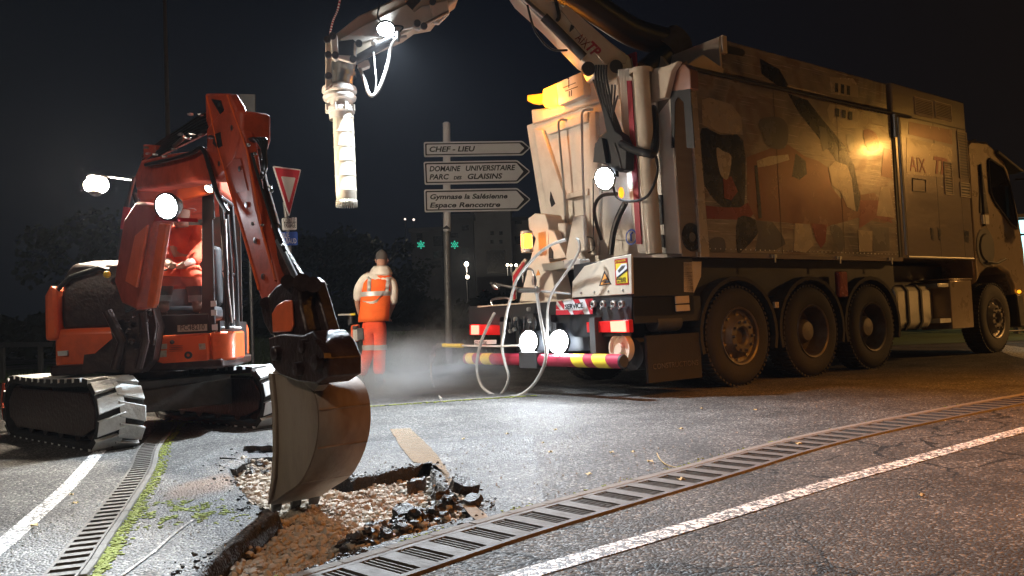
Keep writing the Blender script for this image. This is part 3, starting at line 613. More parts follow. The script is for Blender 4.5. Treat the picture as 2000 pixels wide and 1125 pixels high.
s.build('rivet_rows', M['alu'], truck)
s = MB()
for x_ in (.82, 2.1): s.box(x_-.003, x_+.003, -.0045, -.0035, 1.44, 3.39)
s.build('panel_seam', M['black'], truck, smooth=False)
s = MB()
for x_ in (.6, 1.9, 3.1): s.box(x_-.05, x_+.05, -.05, -.02, 1.385, 1.42); s.box(x_-.012, x_+.012, -.06, -.05, 1.33, 1.42)
s.build('panel_latch', M['steel'], truck, .003)
# front module with louvres
s = MB(); s.box(3.47, 5.58, .0, 2.5, 1.42, 3.81); s.build('engine_module', M['side'], truck, .02)
def louvre(zx0, zy0, zx1, zy1, n_, name='louvre', fr='cream'):
    a = Z3(zx0, zy0); c = Z3(zx1, zy1); x0, x1 = a.x, c.x; z1, z0 = a.z, c.z
    f = MB(); t_ = .018
    for q_ in ((x0, x1, z1-t_, z1), (x0, x1, z0, z0+t_), (x0, x0+t_, z0+t_, z1-t_), (x1-t_, x1, z0+t_, z1-t_)): f.box(q_[0], q_[1], -.015, -.001, q_[2], q_[3])
    st = (z1-z0-2*t_)/n_
    for k in range(n_):
        zz = z0+t_+st*(k+.5); f.box(x0+t_, x1-t_, -.013, -.003, zz-st*.24, zz+st*.2)
    o_ = f.build(name, M['side' if fr == 'side' else 'cream'], truck)
    b_ = MB(); b_.box(x0+t_, x1-t_, -.003, -.0008, z0+t_, z1-t_); b_.build('louvre_void', M['black'], o_)
louvre(1135, 325, 1222, 425, 9); louvre(1228, 345, 1308, 440, 9)
louvre(1268, 622, 1316, 778, 12); louvre(1330, 482, 1388, 705, 16, fr='side'); louvre(1345, 716, 1394, 790, 4)
s = MB()
for zx in (1072, 1222, 1330):
    a = Z3(zx, 430); s.box(a.x-.006, a.x+.006, -.002, -.0005, 1.45, 3.38)
s.box(3.40, 3.47, -.012, .3, 1.4, 3.4); s.box(3.47, 5.58, -.003, -.0008, 3.375, 3.39); s.build('panel_joint', M['black'], truck)
s = MB(); s.tube([(3.52, -.035, 1.46), (3.52, -.035, 3.33)], .02, 8); s.tube([(3.44, -.03, 3.05), (3.44, -.03, 3.36)], .03, 8); s.tube([(3.6, -.02, 1.44), (5.5, -.02, 1.44)], .014, 8); s.build('door_bar', M['alu'], truck)
flat('logo_panel', [Z3(1102, 512), Z3(1312, 560), Z3(1312, 700), Z3(1102, 680)], (0, -.003, 0), M['sidewhite'])
flat('logo_panel_head', [Z3(1112, 440), Z3(1310, 478), Z3(1312, 545), Z3(1112, 498)], (0, -.0025, 0), M['sideor'])
p = Z3(1118, 668); text('logo_text', 'AIX', .3, M['sidered'], basis((p.x, -.0055, p.z+.01), (1, 0, 0), (0, 0, 1)), truck, width=.44)
p = Z3(1222, 675); text('logo_text', 'TP', .33, M['sidered'], basis((p.x, -.0055, p.z+.01), (1, 0, 0), (0, 0, 1)), truck, shear=.25, width=.42, bold=.012)
s = MB()
for (a0, b0, w_, h_) in [(1212, 925, 14, 60), (1245, 925, 14, 62), (1365, 935, 22, 60)]: s.prism([Z3(a0, b0, -.002), Z3(a0+w_, b0+8, -.002), Z3(a0+w_, b0+h_, -.002), Z3(a0+4, b0+h_-8, -.002)], (0, -.002, 0))
for (a0, b0, w_, h_) in [(1130, 700, 60, 62)]:
    s.tube([Z3(a0, b0, -.003), Z3(a0+w_, b0+8, -.003), Z3(a0+w_, b0+h_, -.003), Z3(a0, b0+h_-6, -.003), Z3(a0, b0, -.003)], .008, 5)
s.build('door_marks', M['sidedark'], truck)
# cab
M['cabpaint'] = paint('cab_paint', (.3, .235, .17), .25, .4, dirt=.5, scale=3, coat=.5)
cabp = [(5.66, 1.05), (5.66, 3.2), (5.8, 3.27), (6.35, 3.3), (6.85, 3.12), (7.05, 2.9), (7.32, 2.2), (7.45, 1.6), (7.45, .62), (6.98, .6), (6.95, 1.0), (6.8, 1.22), (6.5, 1.32), (6.1, 1.32), (5.82, 1.2)]
s = MB(); s.prism([(x, .03, z) for x, z in cabp], (0, 2.4, 0)); cab = s.build('cab', M['cabpaint'], truck, .05)
win = [(6.3, 2.98), (6.35, 3.02), (6.82, 2.92), (7.02, 2.65), (7.2, 2.05), (7.18, 1.95), (6.95, 2.02), (6.42, 2.35), (6.3, 2.5)]
flat('window', [(x, .028, z) for x, z in win], (0, -.012, 0), M['darkglass'])
s = MB(); s.tube([(x, .015, z) for x, z in win]+[(win[0][0], .015, win[0][1])], .018, 6); s.tube([(6.0, .01, 1.95), (6.0, .01, 2.9)], .02, 6); s.build('window_seal', M['black'], truck)
flat('windscreen', [(6.9, .2, 3.0), (7.38, .2, 1.9), (7.38, 2.25, 1.9), (6.9, 2.25, 3.0)], (.03, 0, .01), M['darkglass'])
s = MB(); s.prism([(6.6, -.02, 3.18), (7.1, -.05, 3.0), (7.35, -.08, 2.9), (7.33, -.08, 2.86), (6.6, -.02, 3.12)], (0, 2.5, 0)); s.build('sun_visor', M['dark'], truck, .01)
s = MB(); s.tube([(7.15, -.02, 2.75), (7.3, -.25, 2.72), (7.3, -.25, 1.85), (7.2, -.02, 1.85)], .018, 8); s.box(7.22, 7.34, -.38, -.14, 2.15, 2.68); s.box(7.22, 7.34, -.36, -.16, 1.92, 2.12); s.build('mirror', M['black'], truck, .02)
s = MB(); s.lathe([(0, .3), (0, .22), (-.02, .2), (-.02, .001)], (6.02, .02, 1.62), (0, 1, 0), 20); s.tube([(5.95, -.01, 1.4), (6.3, -.01, 1.38), (6.6, -.01, 1.45)], .02, 6); s.build('air_intake', M['black'], truck)
s = MB(); s.box(5.95, 6.14, -.004, .03, 1.98, 2.12); s.build('cab_sticker', M['signwhite'], truck)
s = MB(); s.prism([(5.9, .02, 2.15), (6.05, .02, 2.95), (6.2, .02, 2.15)], (0, -.004, 0)); s.build('cab_tree_graphic', M['sidegrey'], truck)
s = MB(); s.box(7.0, 7.6, .05, 2.4, .42, 1.0); s.prism([(7.0, .0, .36), (7.25, .0, .36), (7.2, .0, .9), (6.95, .0, .9)], (0, .4, 0)); s.build('front_bumper', M['black'], truck, .03)
s = MB(); s.ball((7.02, -.01, .93), .03, 2); s.build('marker_lamp', M['amber'], truck)
s = MB(); s.tube([(5.75, .3, 3.26), (5.75, 2.2, 3.26)], .02); s.tube([(5.9, .25, 3.32), (6.1, .25, 3.36)], .02); s.tube([(6.3, .25, 3.34), (6.45, .25, 3.37)], .02); s.build('roof_rail', M['dark'], truck)
# wheels
def wheel(x, y, out, deep, far=False):
    t_ = MB(); R_ = .535
    t_.lathe([(.0, .30), (-.012, .335), (-.022, .40), (-.016, .47), (.012, .512), (.05, R_), (.27, R_), (.30, .5), (.31, .33)], (0, 0, 0), (0, 1, 0), 56)
    for k in range(56):         # shoulder blocks
        a = 2*math.pi*k/56; mm = Matrix.Rotation(a, 4, 'Y'); t_.box(-.017, .017, .012, .12, R_-.01, R_+.012, mm); t_.box(-.017, .017, .17, .28, R_-.01, R_+.012, mm)
    tyre = t_.build('tyre', M['rubber']); r_ = MB()
    if not deep:
        r_.lathe([(-.006, .315), (-.02, .31), (-.01, .292), (.03, .28), (.045, .24), (.0, .2), (-.035, .175), (-.04, .13), (-.04, .11), (-.02, .09), (.03, .08), (.03, .001)], (0, 0, 0), (0, 1, 0), 48)
        for k in range(10):
            a = 2*math.pi*k/10; r_.cyl((math.cos(a)*.155, -.03, math.sin(a)*.155), (math.cos(a)*.155, -.07, math.sin(a)*.155), .018, .014, 8)
            a += .31; r_.lathe([(.02, .03), (.035, .001)], (math.cos(a)*.24, -.0, math.sin(a)*.24), (0, 1, 0), 8)
    else:
        r_.lathe([(-.006, .315), (-.02, .31), (-.008, .292), (.09, .275), (.2, .262), (.21, .2), (.2, .15), (.1, .14), (.06, .11), (.05, .001)], (0, 0, 0), (0, 1, 0), 48)
    rim = r_.build('rim', M['rim'])
    w_ = empty('wheel', (x, y, .535), 0 if not far else 180, truck); tyre.parent = w_; rim.parent = w_; return w_
M['rim'] = paint('wheel_rim', (.15, .14, .135), .45, .6, dirt=.8, scale=6, dirtcol=(.1, .07, .055))
wheel(0, .02, 1, False); wheel(1.35, .02, 1, True); wheel(2.67, .02, 1, True); wheel(6.28, .06, 1, False)
for x in (0, 1.35, 2.67, 6.28): wheel(x, 2.46, 1, True, True)
for x in (0, 1.35, 2.67, 6.28):
    if x < 5:
        f = MB(); n_ = 16; prof = []
        for k in range(n_+1):
            a = R(-18+216*k/n_); prof.append((x+.66*math.cos(a), .56+.62*math.sin(a)))
        for (ax, az), (bx, bz) in zip(prof, prof[1:]):
            mx_, mz_ = x, .56; sc_ = .93
            q_ = [(ax, .0, az), (bx, .0, bz), (mx_+(bx-mx_)*sc_, .0, mz_+(bz-mz_)*sc_), (mx_+(ax-mx_)*sc_, .0, mz_+(az-mz_)*sc_)]; f.prism(q_, (0, .55, 0))
        f.build('mudguard', M['rubber'], truck)
s = MB(); s.box(1.93, 2.12, -.01, .06, .92, 1.24); s.build('reflector_panel', M['sidered'], truck, .02)
s = MB(); s.box(.62, .69, -.01, .03, .82, .89); s.build('side_marker', M['sidelight'], truck, .006)
# tank, battery box
s = MB(); pf = [(.08, .56), (.08, .98), (.14, 1.06), (.6, 1.06), (.66, .98), (.66, .56), (.6, .46), (.14, .46)]
s.prism([(3.42, y, z) for y, z in pf], (.92, 0, 0)); s.build('fuel_tank', M['alu'], truck, .03)
s = MB()
for x in (3.66, 4.02):
    s.prism([(x, .5+(y-.5)*1.03-.008, .76+(z-.76)*1.04) for y, z in pf], (.045, 0, 0))
s.build('tank_strap', M['dark'], truck)
s = MB()
for x in (4.42,): s.box(4.40, 4.72, .0, .3, 1.02, 1.08); s.box(4.40, 4.72, .0, .3, .52, .58)
s.box(4.42, 4.72, .25, .3, .58, 1.02); s.build('step', M['alu'], truck, .01)
s = MB(); s.box(4.75, 5.42, .0, .45, .42, 1.12); s.box(4.7, 5.45, -.01, .46, 1.125, 1.15); s.build('battery_box', M['cabpaint'] if 'cabpaint' in M else M['cream'], truck, .04)
# ---------------- rear of the truck
XR = -.95
def lean(z): return -.62-.24*(z-1.35)/2.0
door = [(.62, 1.36), (2.22, 1.36), (2.5, 2.3), (2.5, 3.3), (.75, 3.3)]
def rearplate(name, pts, xo, th, mat, bevel=.006, label=None):     # pts (y,z) on the leaning door plane, xo proud of it
    s = MB(); s.prism([(lean(z)-xo, y, z) for y, z in pts], (th, 0, 0)); return s.build(name, mat, truck, bevel, label=label)
rearplate('rear_door', [(.3, 1.36), (2.2, 1.36), (2.46, 2.0), (2.5, 3.3), (.3, 3.3)], 0, .12, M['white'], .02)
flat('rear_hood', [Z2(a, b, -.9) for a, b in ((86, 384), (212, 372), (334, 322), (332, 215), (380, 192), (480, 200), (490, 330), (380, 350), (92, 455))], (.5, 0, 0), M['white'], bevel=.02)
# raised pressings of the door
def dp(zx, zy, xo=.0):
    v_ = Z2(zx, zy, -.75); v_ = Z2(zx, zy, lean(v_.z)-xo); return (v_.y, v_.z)
def door_shape(name, zs, xo, th, mat, bevel=.01): return rearplate(name, [dp(a, b, xo) for a, b in zs], xo, th, mat, bevel)
M['shade'] = paint('door_grey_white', (.45, .42, .37), .5, dirt=.4, scale=4)
door_shape('door_rib', [(95, 470), (135, 475), (240, 780), (250, 1000), (205, 1000), (160, 850)], .05, .06, M['white'])
door_shape('door_rib', [(140, 470), (345, 395), (345, 440), (215, 480), (165, 500)], .05, .06, M['white'])
door_shape('door_rib', [(350, 400), (380, 390), (400, 780), (390, 1050), (355, 1050)], .05, .06, M['white'])
door_shape('door_rib', [(245, 770), (345, 745), (345, 775), (248, 800)], .045, .05, M['white'])
door_shape('door_opening', [(175, 760), (195, 815), (180, 830), (172, 800)], .062, .01, M['chassis'], 0)
door_shape('door_opening', [(212, 900), (230, 930), (232, 965), (208, 930)], .062, .01, M['chassis'], 0)
s = MB()
for xx in (0, 1):
    zs = [(228, 430), (212, 435), (215, 520), (232, 700), (245, 900), (248, 1040)] if xx == 0 else [(345, 380), (322, 392), (318, 450), (324, 700), (335, 900), (345, 1020)]
    P_ = [];
    for k, (a, b) in enumerate(zs):
        y_, z_ = dp(a, b, .12); P_.append((lean(z_)-(.04 if k == 0 else .12), y_, z_))
    s.tube(curve_pts(P_, 4), .014, 8)
for zy in (790, 910):
    a = dp(243, zy+8, .12); c = dp(330, zy-10, .12); s.tube([(lean(a[1])-.12, a[0], a[1]), (lean(c[1])-.12, c[0], c[1])], .012, 6)
s.build('ladder', M['steel'], truck)
# beacon box and amber beacon on the hood
a = Z2(205, 260, -1.0); c = Z2(332, 330, -1.0)
s = MB(); s.prism([Z2(203, 262, -1.0), Z2(322, 208, -1.0), Z2(332, 318, -1.0), Z2(212, 368, -1.0)], (.16, 0, 0)); s.build('beacon_box', M['white'], truck, .01)
s = MB()
for zx, zy in ((258, 243),): s.ball(Z2(zx, zy, -1.003), .012, 1)
for q_ in (((235, 285), (290, 262)), ((245, 300), (300, 280)), ((262, 300), (262, 325)), ((272, 296), (272, 322)), ((260, 250), (260, 285))): s.tube([Z2(*q_[0], -1.004), Z2(*q_[1], -1.004)], .005, 5)
s.build('box_marking', M['dark'], truck)
s = MB(); s.prism([Z2(140, 290, -1.0), Z2(204, 262, -1.0), Z2(210, 368, -1.0), Z2(148, 375, -1.0), Z2(135, 350, -1.0)], (.14, 0, 0)); s.build('amber_beacon', M['amberhot'], truck, .02)
s = MB(); s.prism([Z2(68, 318, -1.0), Z2(140, 310, -1.0), Z2(140, 350, -1.0), Z2(95, 358, -1.0), Z2(68, 345, -1.0)], (.12, 0, 0)); s.build('amber_beacon', M['amber'], truck, .015)
pb = Z2(130, 330, -1.15); lamp('amber_light', 'POINT', pb, (1, .3, .02), 22, size=.05, parent=truck)
# striped edge post, crane column, cable valves
def rp(name, zs, xx, th, mat, bevel=.006): return flat(name, [Z2(a, b, xx) for a, b in zs], (th, 0, 0), mat, bevel=bevel)
rp('rear_pillar', [(480, 200), (545, 190), (620, 1045), (575, 1045), (525, 700)], -1.02, .3, M['white'], .012)
M['stripe'] = paint('pillar_stripe', (.34, .02, .05), .4, dirt=.25, scale=5)
rp('warning_stripe', [(524, 252), (546, 252), (592, 1000), (568, 1000)], -1.04, .012, M['stripe'], 0)
c0 = Z2(590, 205, -1.08); c1 = Z2(650, 1045, -1.08)
s = MB(); s.tube([c0, c1], .083, 28); s.lathe([(0, .12), (.05, .12), (.05, .083)], c0-Vector((0, 0, .04)), (0, 0, 1), 28); s.build('crane_column', M['cream'], truck)
rp('rear_frame', [(640, 440), (725, 330), (768, 1045), (655, 1045)], -.9, .2, M['white'], .01)
rp('frame_opening', [(652, 775), (688, 775), (692, 910), (658, 915)], -.915, .01, M['chassis'], 0)
rp('frame_opening', [(655, 955), (694, 957), (696, 1015), (658, 1010)], -.915, .01, M['chassis'], 0)
rp('column_bracket', [(545, 195), (620, 200), (700, 185), (760, 160), (730, 205), (700, 330), (620, 350), (600, 240)], -.98, .08, M['cream'], .01)
rp('frame_head', [(715, 180), (735, 170), (790, 175), (815, 200), (820, 290), (780, 300), (720, 300)], -.9, .12, M['sideor'], .01)
rp('frame_arch', [(725, 300), (815, 290), (835, 560), (800, 560), (785, 350), (760, 325), (745, 350), (742, 560), (728, 560)], -.9, .012, M['chassis'], 0)
rp('red_corner_sign', [(512, 140), (565, 120), (570, 190), (556, 190), (548, 145), (518, 160)], -.7, .02, M['red'], 0)
rp('yellow_corner_sign', [(520, 162), (548, 147), (554, 190), (540, 190)], -.695, .02, M['cream'], 0)
# cables, valve block, work lamp
s = MB()
for k in range(5):
    s.tube(curve_pts([Z2(385+k*12, 180, -1.25), Z2(383+k*12, 230, -1.25), Z2(392+k*13, 300, -1.22), Z2(425+k*9, 400, -1.18), Z2(440+k*7, 470, -1.15)], 5), .013, 6)
s.tube(curve_pts([Z2(458, 270, -1.2), Z2(456, 320, -1.2), Z2(448, 400, -1.2)], 4), .01, 6); s.tube(curve_pts([Z2(472, 270, -1.2), Z2(468, 340, -1.2), Z2(460, 410, -1.2)], 4), .01, 6); s.tube(curve_pts([Z2(485, 320, -1.2), Z2(470, 370, -1.2), Z2(462, 420, -1.2)], 4), .01, 6)
s.build('hydraulic_hose', M['hose'], truck)
s = MB(); s.prism([Z2(365, 245, -1.2), Z2(385, 255, -1.2), Z2(470, 480, -1.2), Z2(500, 500, -1.2), Z2(525, 560, -1.2), Z2(520, 660, -1.2), Z2(490, 670, -1.2), Z2(440, 640, -1.2), Z2(372, 620, -1.2), Z2(375, 560, -1.2), Z2(395, 510, -1.2), Z2(430, 485, -1.2), Z2(415, 400, -1.2)], (.12, 0, 0)); s.build('valve_block', M['chassis'], truck, .01)
s = MB(); s.prism([Z2(372, 625, -1.26), Z2(380, 540, -1.26), Z2(410, 515, -1.26), Z2(430, 630, -1.26)], (.05, 0, 0)); s.tube(curve_pts([Z2(470, 540, -1.28), Z2(490, 600, -1.3), Z2(500, 650, -1.3)], 4), .012); s.build('valve_lever', M['dark'], truck)
s = MB(); s.tube(curve_pts([Z2(500, 540, -1.2), Z2(560, 570, -1.2), Z2(620, 585, -1.2), Z2(650, 580, -1.1), Z2(655, 480, -1.0), Z2(650, 400, -.98), Z2(645, 380, -.95)], 6), .042, 10); s.tube(curve_pts([Z2(660, 600, -1.1), Z2(665, 680, -1.2), Z2(620, 780, -1.3), Z2(540, 805, -1.3), Z2(480, 785, -1.25), Z2(465, 740, -1.2)], 6), .014, 8); s.tube(curve_pts([Z2(520, 810, -1.05), Z2(485, 880, -1.05), Z2(462, 960, -1.05), Z2(452, 1050, -1.05)], 6), .034, 10); s.tube(curve_pts([Z2(480, 770, -1.1), Z2(410, 780, -1.1), Z2(378, 830, -1.1), Z2(385, 900, -1.1), Z2(410, 980, -1.1)], 6), .02, 8); s.tube(curve_pts([Z2(372, 700, -1.0), Z2(372, 900, -1.0), Z2(374, 1010, -1.0)], 3), .007, 6); s.tube(curve_pts([Z2(330, 965, -1.0), Z2(370, 975, -1.1), Z2(378, 1020, -1.1), Z2(350, 1040, -1.0)], 5), .008, 6); s.build('rear_hose', M['hose'], truck)
s = MB(); s.ball(Z2(500, 765, -1.12), .03, 2, 0, (1, 1, 2)); s.build('small_amber_lamp', M['amber'], truck)
def worklamp(name, c, n_, r_, lens, power, parent, col, tgt=None, ang=130, hd='black'):
    n_ = Vector(n_).normalized(); h = MB(); h.lathe([(-.09, r_*.45), (-.07, r_*.7), (-.01, r_*1.12), (.012, r_*1.12), (.012, r_*.98)], c, n_, 20); ho = h.build(name, M[hd], parent)
    l_ = MB(); l_.lathe([(.006, r_*.98), (.016, r_*.7), (.022, .001)], c, n_, 20); lo = l_.build('lens', M[lens], ho)
    if power: lamp(name+'_light', 'SPOT', Vector(c)+n_*.05, col, power, Vector(c)+(n_ if tgt is None else (Vector(tgt)-Vector(c)).normalized()), r_*.6, ang, .7, parent)
    return ho
COLD = (.82, .92, 1.0)
c = Z2(425, 700, -1.32); worklamp('work_lamp', c, (-1, -.25, -.25), .115, 'coldlens', 110, truck, COLD, ang=150)
rp('lifting_stand', [(430, 640), (470, 640), (475, 690), (420, 700)], -1.2, .05, M['dark'])
# decals: round badge
s = MB(); c = Z2(547, 968, -1.03); s.lathe([(-.004, .085), (-.004, .068)], c, (1, 0, 0), 28); s.tube([c+Vector((-.008, .0, -.045)), c+Vector((-.008, .0, .03)), c+Vector((-.008, -.03, .045))], .01, 6); s.build('round_badge', M['signblue'], truck)
# ---- lower deck
XL = -1.62
s = MB(); s.box(XL+.04, -.7, .02, 2.58, .78, .985); s.box(-1.55, -.9, .7, 2.0, .45, .8); s.build('rear_deck', M['chassis'], truck, .01)
s = MB(); s.box(XL-.02, -.75, .86, 2.62, .99, 1.005); s.build('deck_plate', M['cream'], truck)
s = MB(); s.tube(curve_pts([(XL, 2.0, 1.0), (XL, 2.0, 1.07), (XL, 2.32, 1.07), (XL, 2.32, 1.0)], 4), .014, 8); s.build('grab_handle', M['steel'], truck)
s = MB(); s.prism([Z1(795, 540, XL), Z1(798, 455, XL), Z1(860, 375, XL), Z1(1000, 330, XL), Z1(1105, 312, XL), Z1(1110, 520, XL)], (.03, 0, 0)); s.build('rear_shield', M['cream'], truck, .006)
s = MB()
for zx, zy in ((845, 515), (912, 510), (985, 505), (1062, 500)): s.lathe([(0, .012), (-.008, .012), (-.01, .001)], Z1(zx, zy, XL-.002), (1, 0, 0), 8)
s.build('shield_bolt', M['steel'], truck)
s = MB(); s.box(XL+.032, -.72, .0, .86, .98, 1.365); s.box(XL+.04, -.6, .02, .2, .72, .978); s.build('equipment_box', M['chassis'], truck, .008)
# stickers
def zr(name, zs, mat, xo=.004, par=truck): return flat(name, [Z1(a, b, XL-xo) for a, b in zs], (.003, 0, 0), M[mat], parent=par, smooth=False)
M['warn'] = paint('warning_orange', (.75, .32, .06), .4, dirt=.2)
zr('warning_triangle', [(937, 478), (965, 398), (1002, 470)], 'ink', .004); zr('warning_triangle', [(946, 472), (966, 414), (993, 466)], 'warn', .0075)
s = MB(); s.box(0, .003, 0, .06, 0, .018); o = s.build('triangle_symbol', M['ink'], truck); o.location = Z1(990, 462, XL-.012)+Vector((0, 0, .003))
s = MB(); s.tube([Z1(955, 455, XL-.011), Z1(968, 445, XL-.011), Z1(984, 452, XL-.011)], .006, 5); s.tube([Z1(958, 463, XL-.011), Z1(985, 460, XL-.011)], .005, 5); s.build('triangle_symbol', M['ink'], truck)
zr('warning_placard', [(1018, 340), (1085, 332), (1092, 470), (1024, 474)], 'red', .004)
zr('warning_placard', [(1024, 362), (1083, 356), (1087, 462), (1030, 466)], 'yellow', .0075)
zr('placard_picture', [(1026, 400), (1055, 362), (1080, 360), (1084, 385), (1040, 428), (1028, 430)], 'signwhite', .0105)
zr('placard_picture', [(1030, 432), (1084, 388), (1085, 398), (1032, 440)], 'ink', .0108)
zr('placard_picture', [(1035, 398), (1058, 372), (1076, 370), (1066, 388), (1042, 410)], 'sidegrey', .0115)
p = Z1(1027, 450, XL-.012); text('placard_text', 'ANGLES', .034, M['ink'], basis(p, (0, -1, 0.02), (0, .02, 1)), truck, width=.13)
p = Z1(1030, 464, XL-.012); text('placard_text', 'MORTS', .03, M['ink'], basis(p, (0, -1, 0.02), (0, .02, 1)), truck, width=.125)
p = Z1(1021, 357, XL-.0085); text('placard_text', 'ATTENTION', .028, M['yellow'], basis(p, (0, -1, 0.02), (0, .02, 1)), truck, width=.145)
# SERVICE plate
XP = XL-.01
zr('service_plate', [(715, 552), (906, 545), (903, 625), (712, 630)], 'signwhite', .012)
s = MB()
for q_ in ([(715, 552), (738, 551), (790, 628), (712, 630), (712, 605), (755, 605)], [(868, 546), (906, 545), (903, 600)], [(712, 575), (712, 600), (735, 603)], [(800, 549), (830, 548), (862, 606), (835, 606)], [(862, 548), (885, 546), (905, 590), (903, 625), (890, 625)], [(798, 607), (850, 607), (860, 626), (805, 628)]):
    s.prism([Z1(a, b, XL-.0165) for a, b in q_], (.002, 0, 0))
s.build('service_plate_stripe', M['signred'], truck, smooth=False)
zr('service_plate_ground', [(757, 572), (858, 568), (858, 602), (757, 604)], 'signwhite', .019)
p = Z1(760, 601, XL-.0225); text('service_text', 'SERVICE', .075, M['ink'], basis(p, (0, -1, .03), (0, .03, 1)), truck, width=.285, bold=.001)
# panel under the deck: couplings, lights
zr('light_panel', [(255, 585), (715, 560), (712, 632), (906, 627), (906, 547), (1110, 522), (1105, 740), (790, 745), (790, 700), (400, 700), (255, 690)], 'chassis', -.02)
s = MB()
for k, zx in enumerate((915, 965, 1020, 1062)):
    c = Z1(zx, 572, XL-.02); s.lathe([(0, .035), (-.03, .035), (-.035, .02), (-.01, .018)], c, (1, 0, 0), 14); s.tube([c, c+Vector((-.04, .02, -.05))], .009, 6)
s.build('coupling', M['alu'], truck)
s = MB(); c = Z1(575, 690, XL-.06); s.box(c.x, c.x+.12, c.y-.07, c.y+.07, c.z-.05, c.z+.14); s.lathe([(-.03, .05), (.06, .05)], Z1(440, 660, XL-.04), (1, 0, 0), 16); s.lathe([(0, .04), (.02, .05), (.1, .05)], Z1(700, 715, XL-.05), (0, 0, 1), 12)
for k in range(6): s.tube(curve_pts([Z1(460+k*28, 640, XL-.03), Z1(450+k*32, 680, XL-.1), Z1(470+k*25, 720, XL-.05)], 4), .012, 6)
for k in range(9): s.box(XL-.05-.02*(k % 3), XL, Z1(430+k*35, 0, XL).y-.02, Z1(430+k*35, 0, XL).y+.03, .68+.03*(k % 4), .76+.03*(k % 4))
s.build('valve_cluster', M['dark'], truck, .004)
s = MB()
for zx, zy in ((480, 715), (500, 705), (575, 600), (580, 660), (505, 650)): s.lathe([(0, .022), (-.03, .022), (-.03, .001)], Z1(zx, zy, XL-.12), (1, 0, 0), 10)
s.build('valve_cap', M['alu'], truck)
def taillight(zs_hot, zs_full):
    b_ = flat('tail_light', [Z1(a, b, XL-.03) for a, b in zs_full], (.06, 0, 0), M['taildull'], bevel=.006)
    flat('lens', [Z1(a, b, XL-.045) for a, b in zs_hot], (.014, 0, 0), M['tail'], parent=b_)
taillight([(268, 684), (305, 684), (305, 732), (268, 732)], [(258, 678), (420, 684), (420, 735), (258, 735)])
taillight([(995, 664), (1070, 660), (1076, 718), (1000, 718)], [(870, 668), (1092, 655), (1096, 722), (874, 722)])
for a_, zx in ((-1.75, 288), (-1.75, 1040)): lamp('tail_glow', 'POINT', Z1(zx, 695, XL-.12), (1, .05, .04), 1.2, size=.04, parent=truck)
zr('number_plate', [(285, 762), (400, 760), (400, 782), (285, 785)], 'signwhite', .01)
p = Z1(287, 783, XL-.016); text('number_plate_text', 'GT-908-DX', .05, M['ink'], basis(p, (0, -1, 0), (0, 0, 1)), truck, width=.26)
# underrun tube
XT = -1.78
a = RR(913, 700, XT); c = RR(1216, 705, XT)
s = MB(); s.tube([(XT, a.y, .375), (XT, c.y, .375)], .068, 20); s.build('underrun_tube', M['stripe'], truck)
s = MB()
def yof(zx): return Z1(zx, 870, XT).y
for z0_, z1_ in ((262, 298), (340, 388), (818, 880), (928, 1000)):
    y0_, y1_ = yof(z0_), yof(z1_); n_ = 20; mid = []
    rA = []; rB = []
    for k in range(n_):
        t_ = 2*math.pi*k/n_; sh = (-.035*math.sin(t_))*(1 if z0_ > 700 else .4)
        rA.append(s.b.verts.new((XT+math.cos(t_)*.0695, y0_-sh, .375+math.sin(t_)*.0695))); rB.append(s.b.verts.new((XT+math.cos(t_)*.0695, y1_-sh, .375+math.sin(t_)*.0695)))
    for k in range(n_): s._f([rA[k], rA[(k+1) % n_], rB[(k+1) % n_], rB[k]])
s.build('tube_stripe', M['yellow'], truck)
s = MB(); s.lathe([(0, .07), (-.02, .06), (-.02, .001)], (XT, c.y-.001, .375), (0, 1, 0), 20)
s.box(-1.7, -1.0, .45, .53, .35, .8); s.box(-1.7, -1.0, 2.0, 2.08, .35, .8); s.box(XT-.075, XT+.02, yof(640), yof(548), .29, .46); s.build('tube_bracket', M['dark'], truck, .006)
# white reel and air cylinders
c = RR(1216, 680, -1.55); s = MB(); s.lathe([(-.05, .145), (-.05, .13), (-.02, .12), (-.02, .05), (-.06, .045), (-.06, .001), ], c, (1, 0, 0), 30); s.lathe([(-.05, .145), (.02, .145), (.02, .001)], c, (1, 0, 0), 30); s.build('hose_reel', M['cream'], truck)
s = MB(); s.tube([(-1.4, .25, .42), (-.72, .25, .42)], .16, 24); s.tube([(-1.25, .1, .72), (-.9, .1, .72)], .09, 16); s.build('air_cylinder', M['dark'], truck)
s = MB(); s.box(-1.42, -.64, .02, .05, .14, .6); s.build('mud_flap', M['rubber'], truck)
p = Vector((-1.36, .016, .27)); text('mud_flap_text', 'CONSTRUCTIONS', .075, M['rim'], basis(p, (1, 0, 0), (0, 0, 1)), truck, width=.66)
rp2 = lambda name, zs, yy, th, mat, bv=.006: flat(name, [TF.hit(820+a/2.679, 380+b/2.679, 1, yy) for a, b in zs], (0, th, 0), mat, bevel=bv)
rp2('side_bracket', [(1378, 350), (1475, 350), (1472, 430), (1435, 515), (1380, 512)], .0, .02, M['cream'])
rp2('small_plate', [(1338, 532), (1410, 528), (1412, 568), (1340, 572)], .0, .015, M['cream']); rp2('small_plate', [(1340, 578), (1412, 575), (1416, 608), (1344, 612)], .0, .015, M['cream'])
# rear work lamps
for zx in (570, 728):
    c = Z1(zx, 772, XL-.14); worklamp('work_lamp', c, (-1, -.25, .15), .125, 'coldlens', 32, truck, COLD, ang=140)
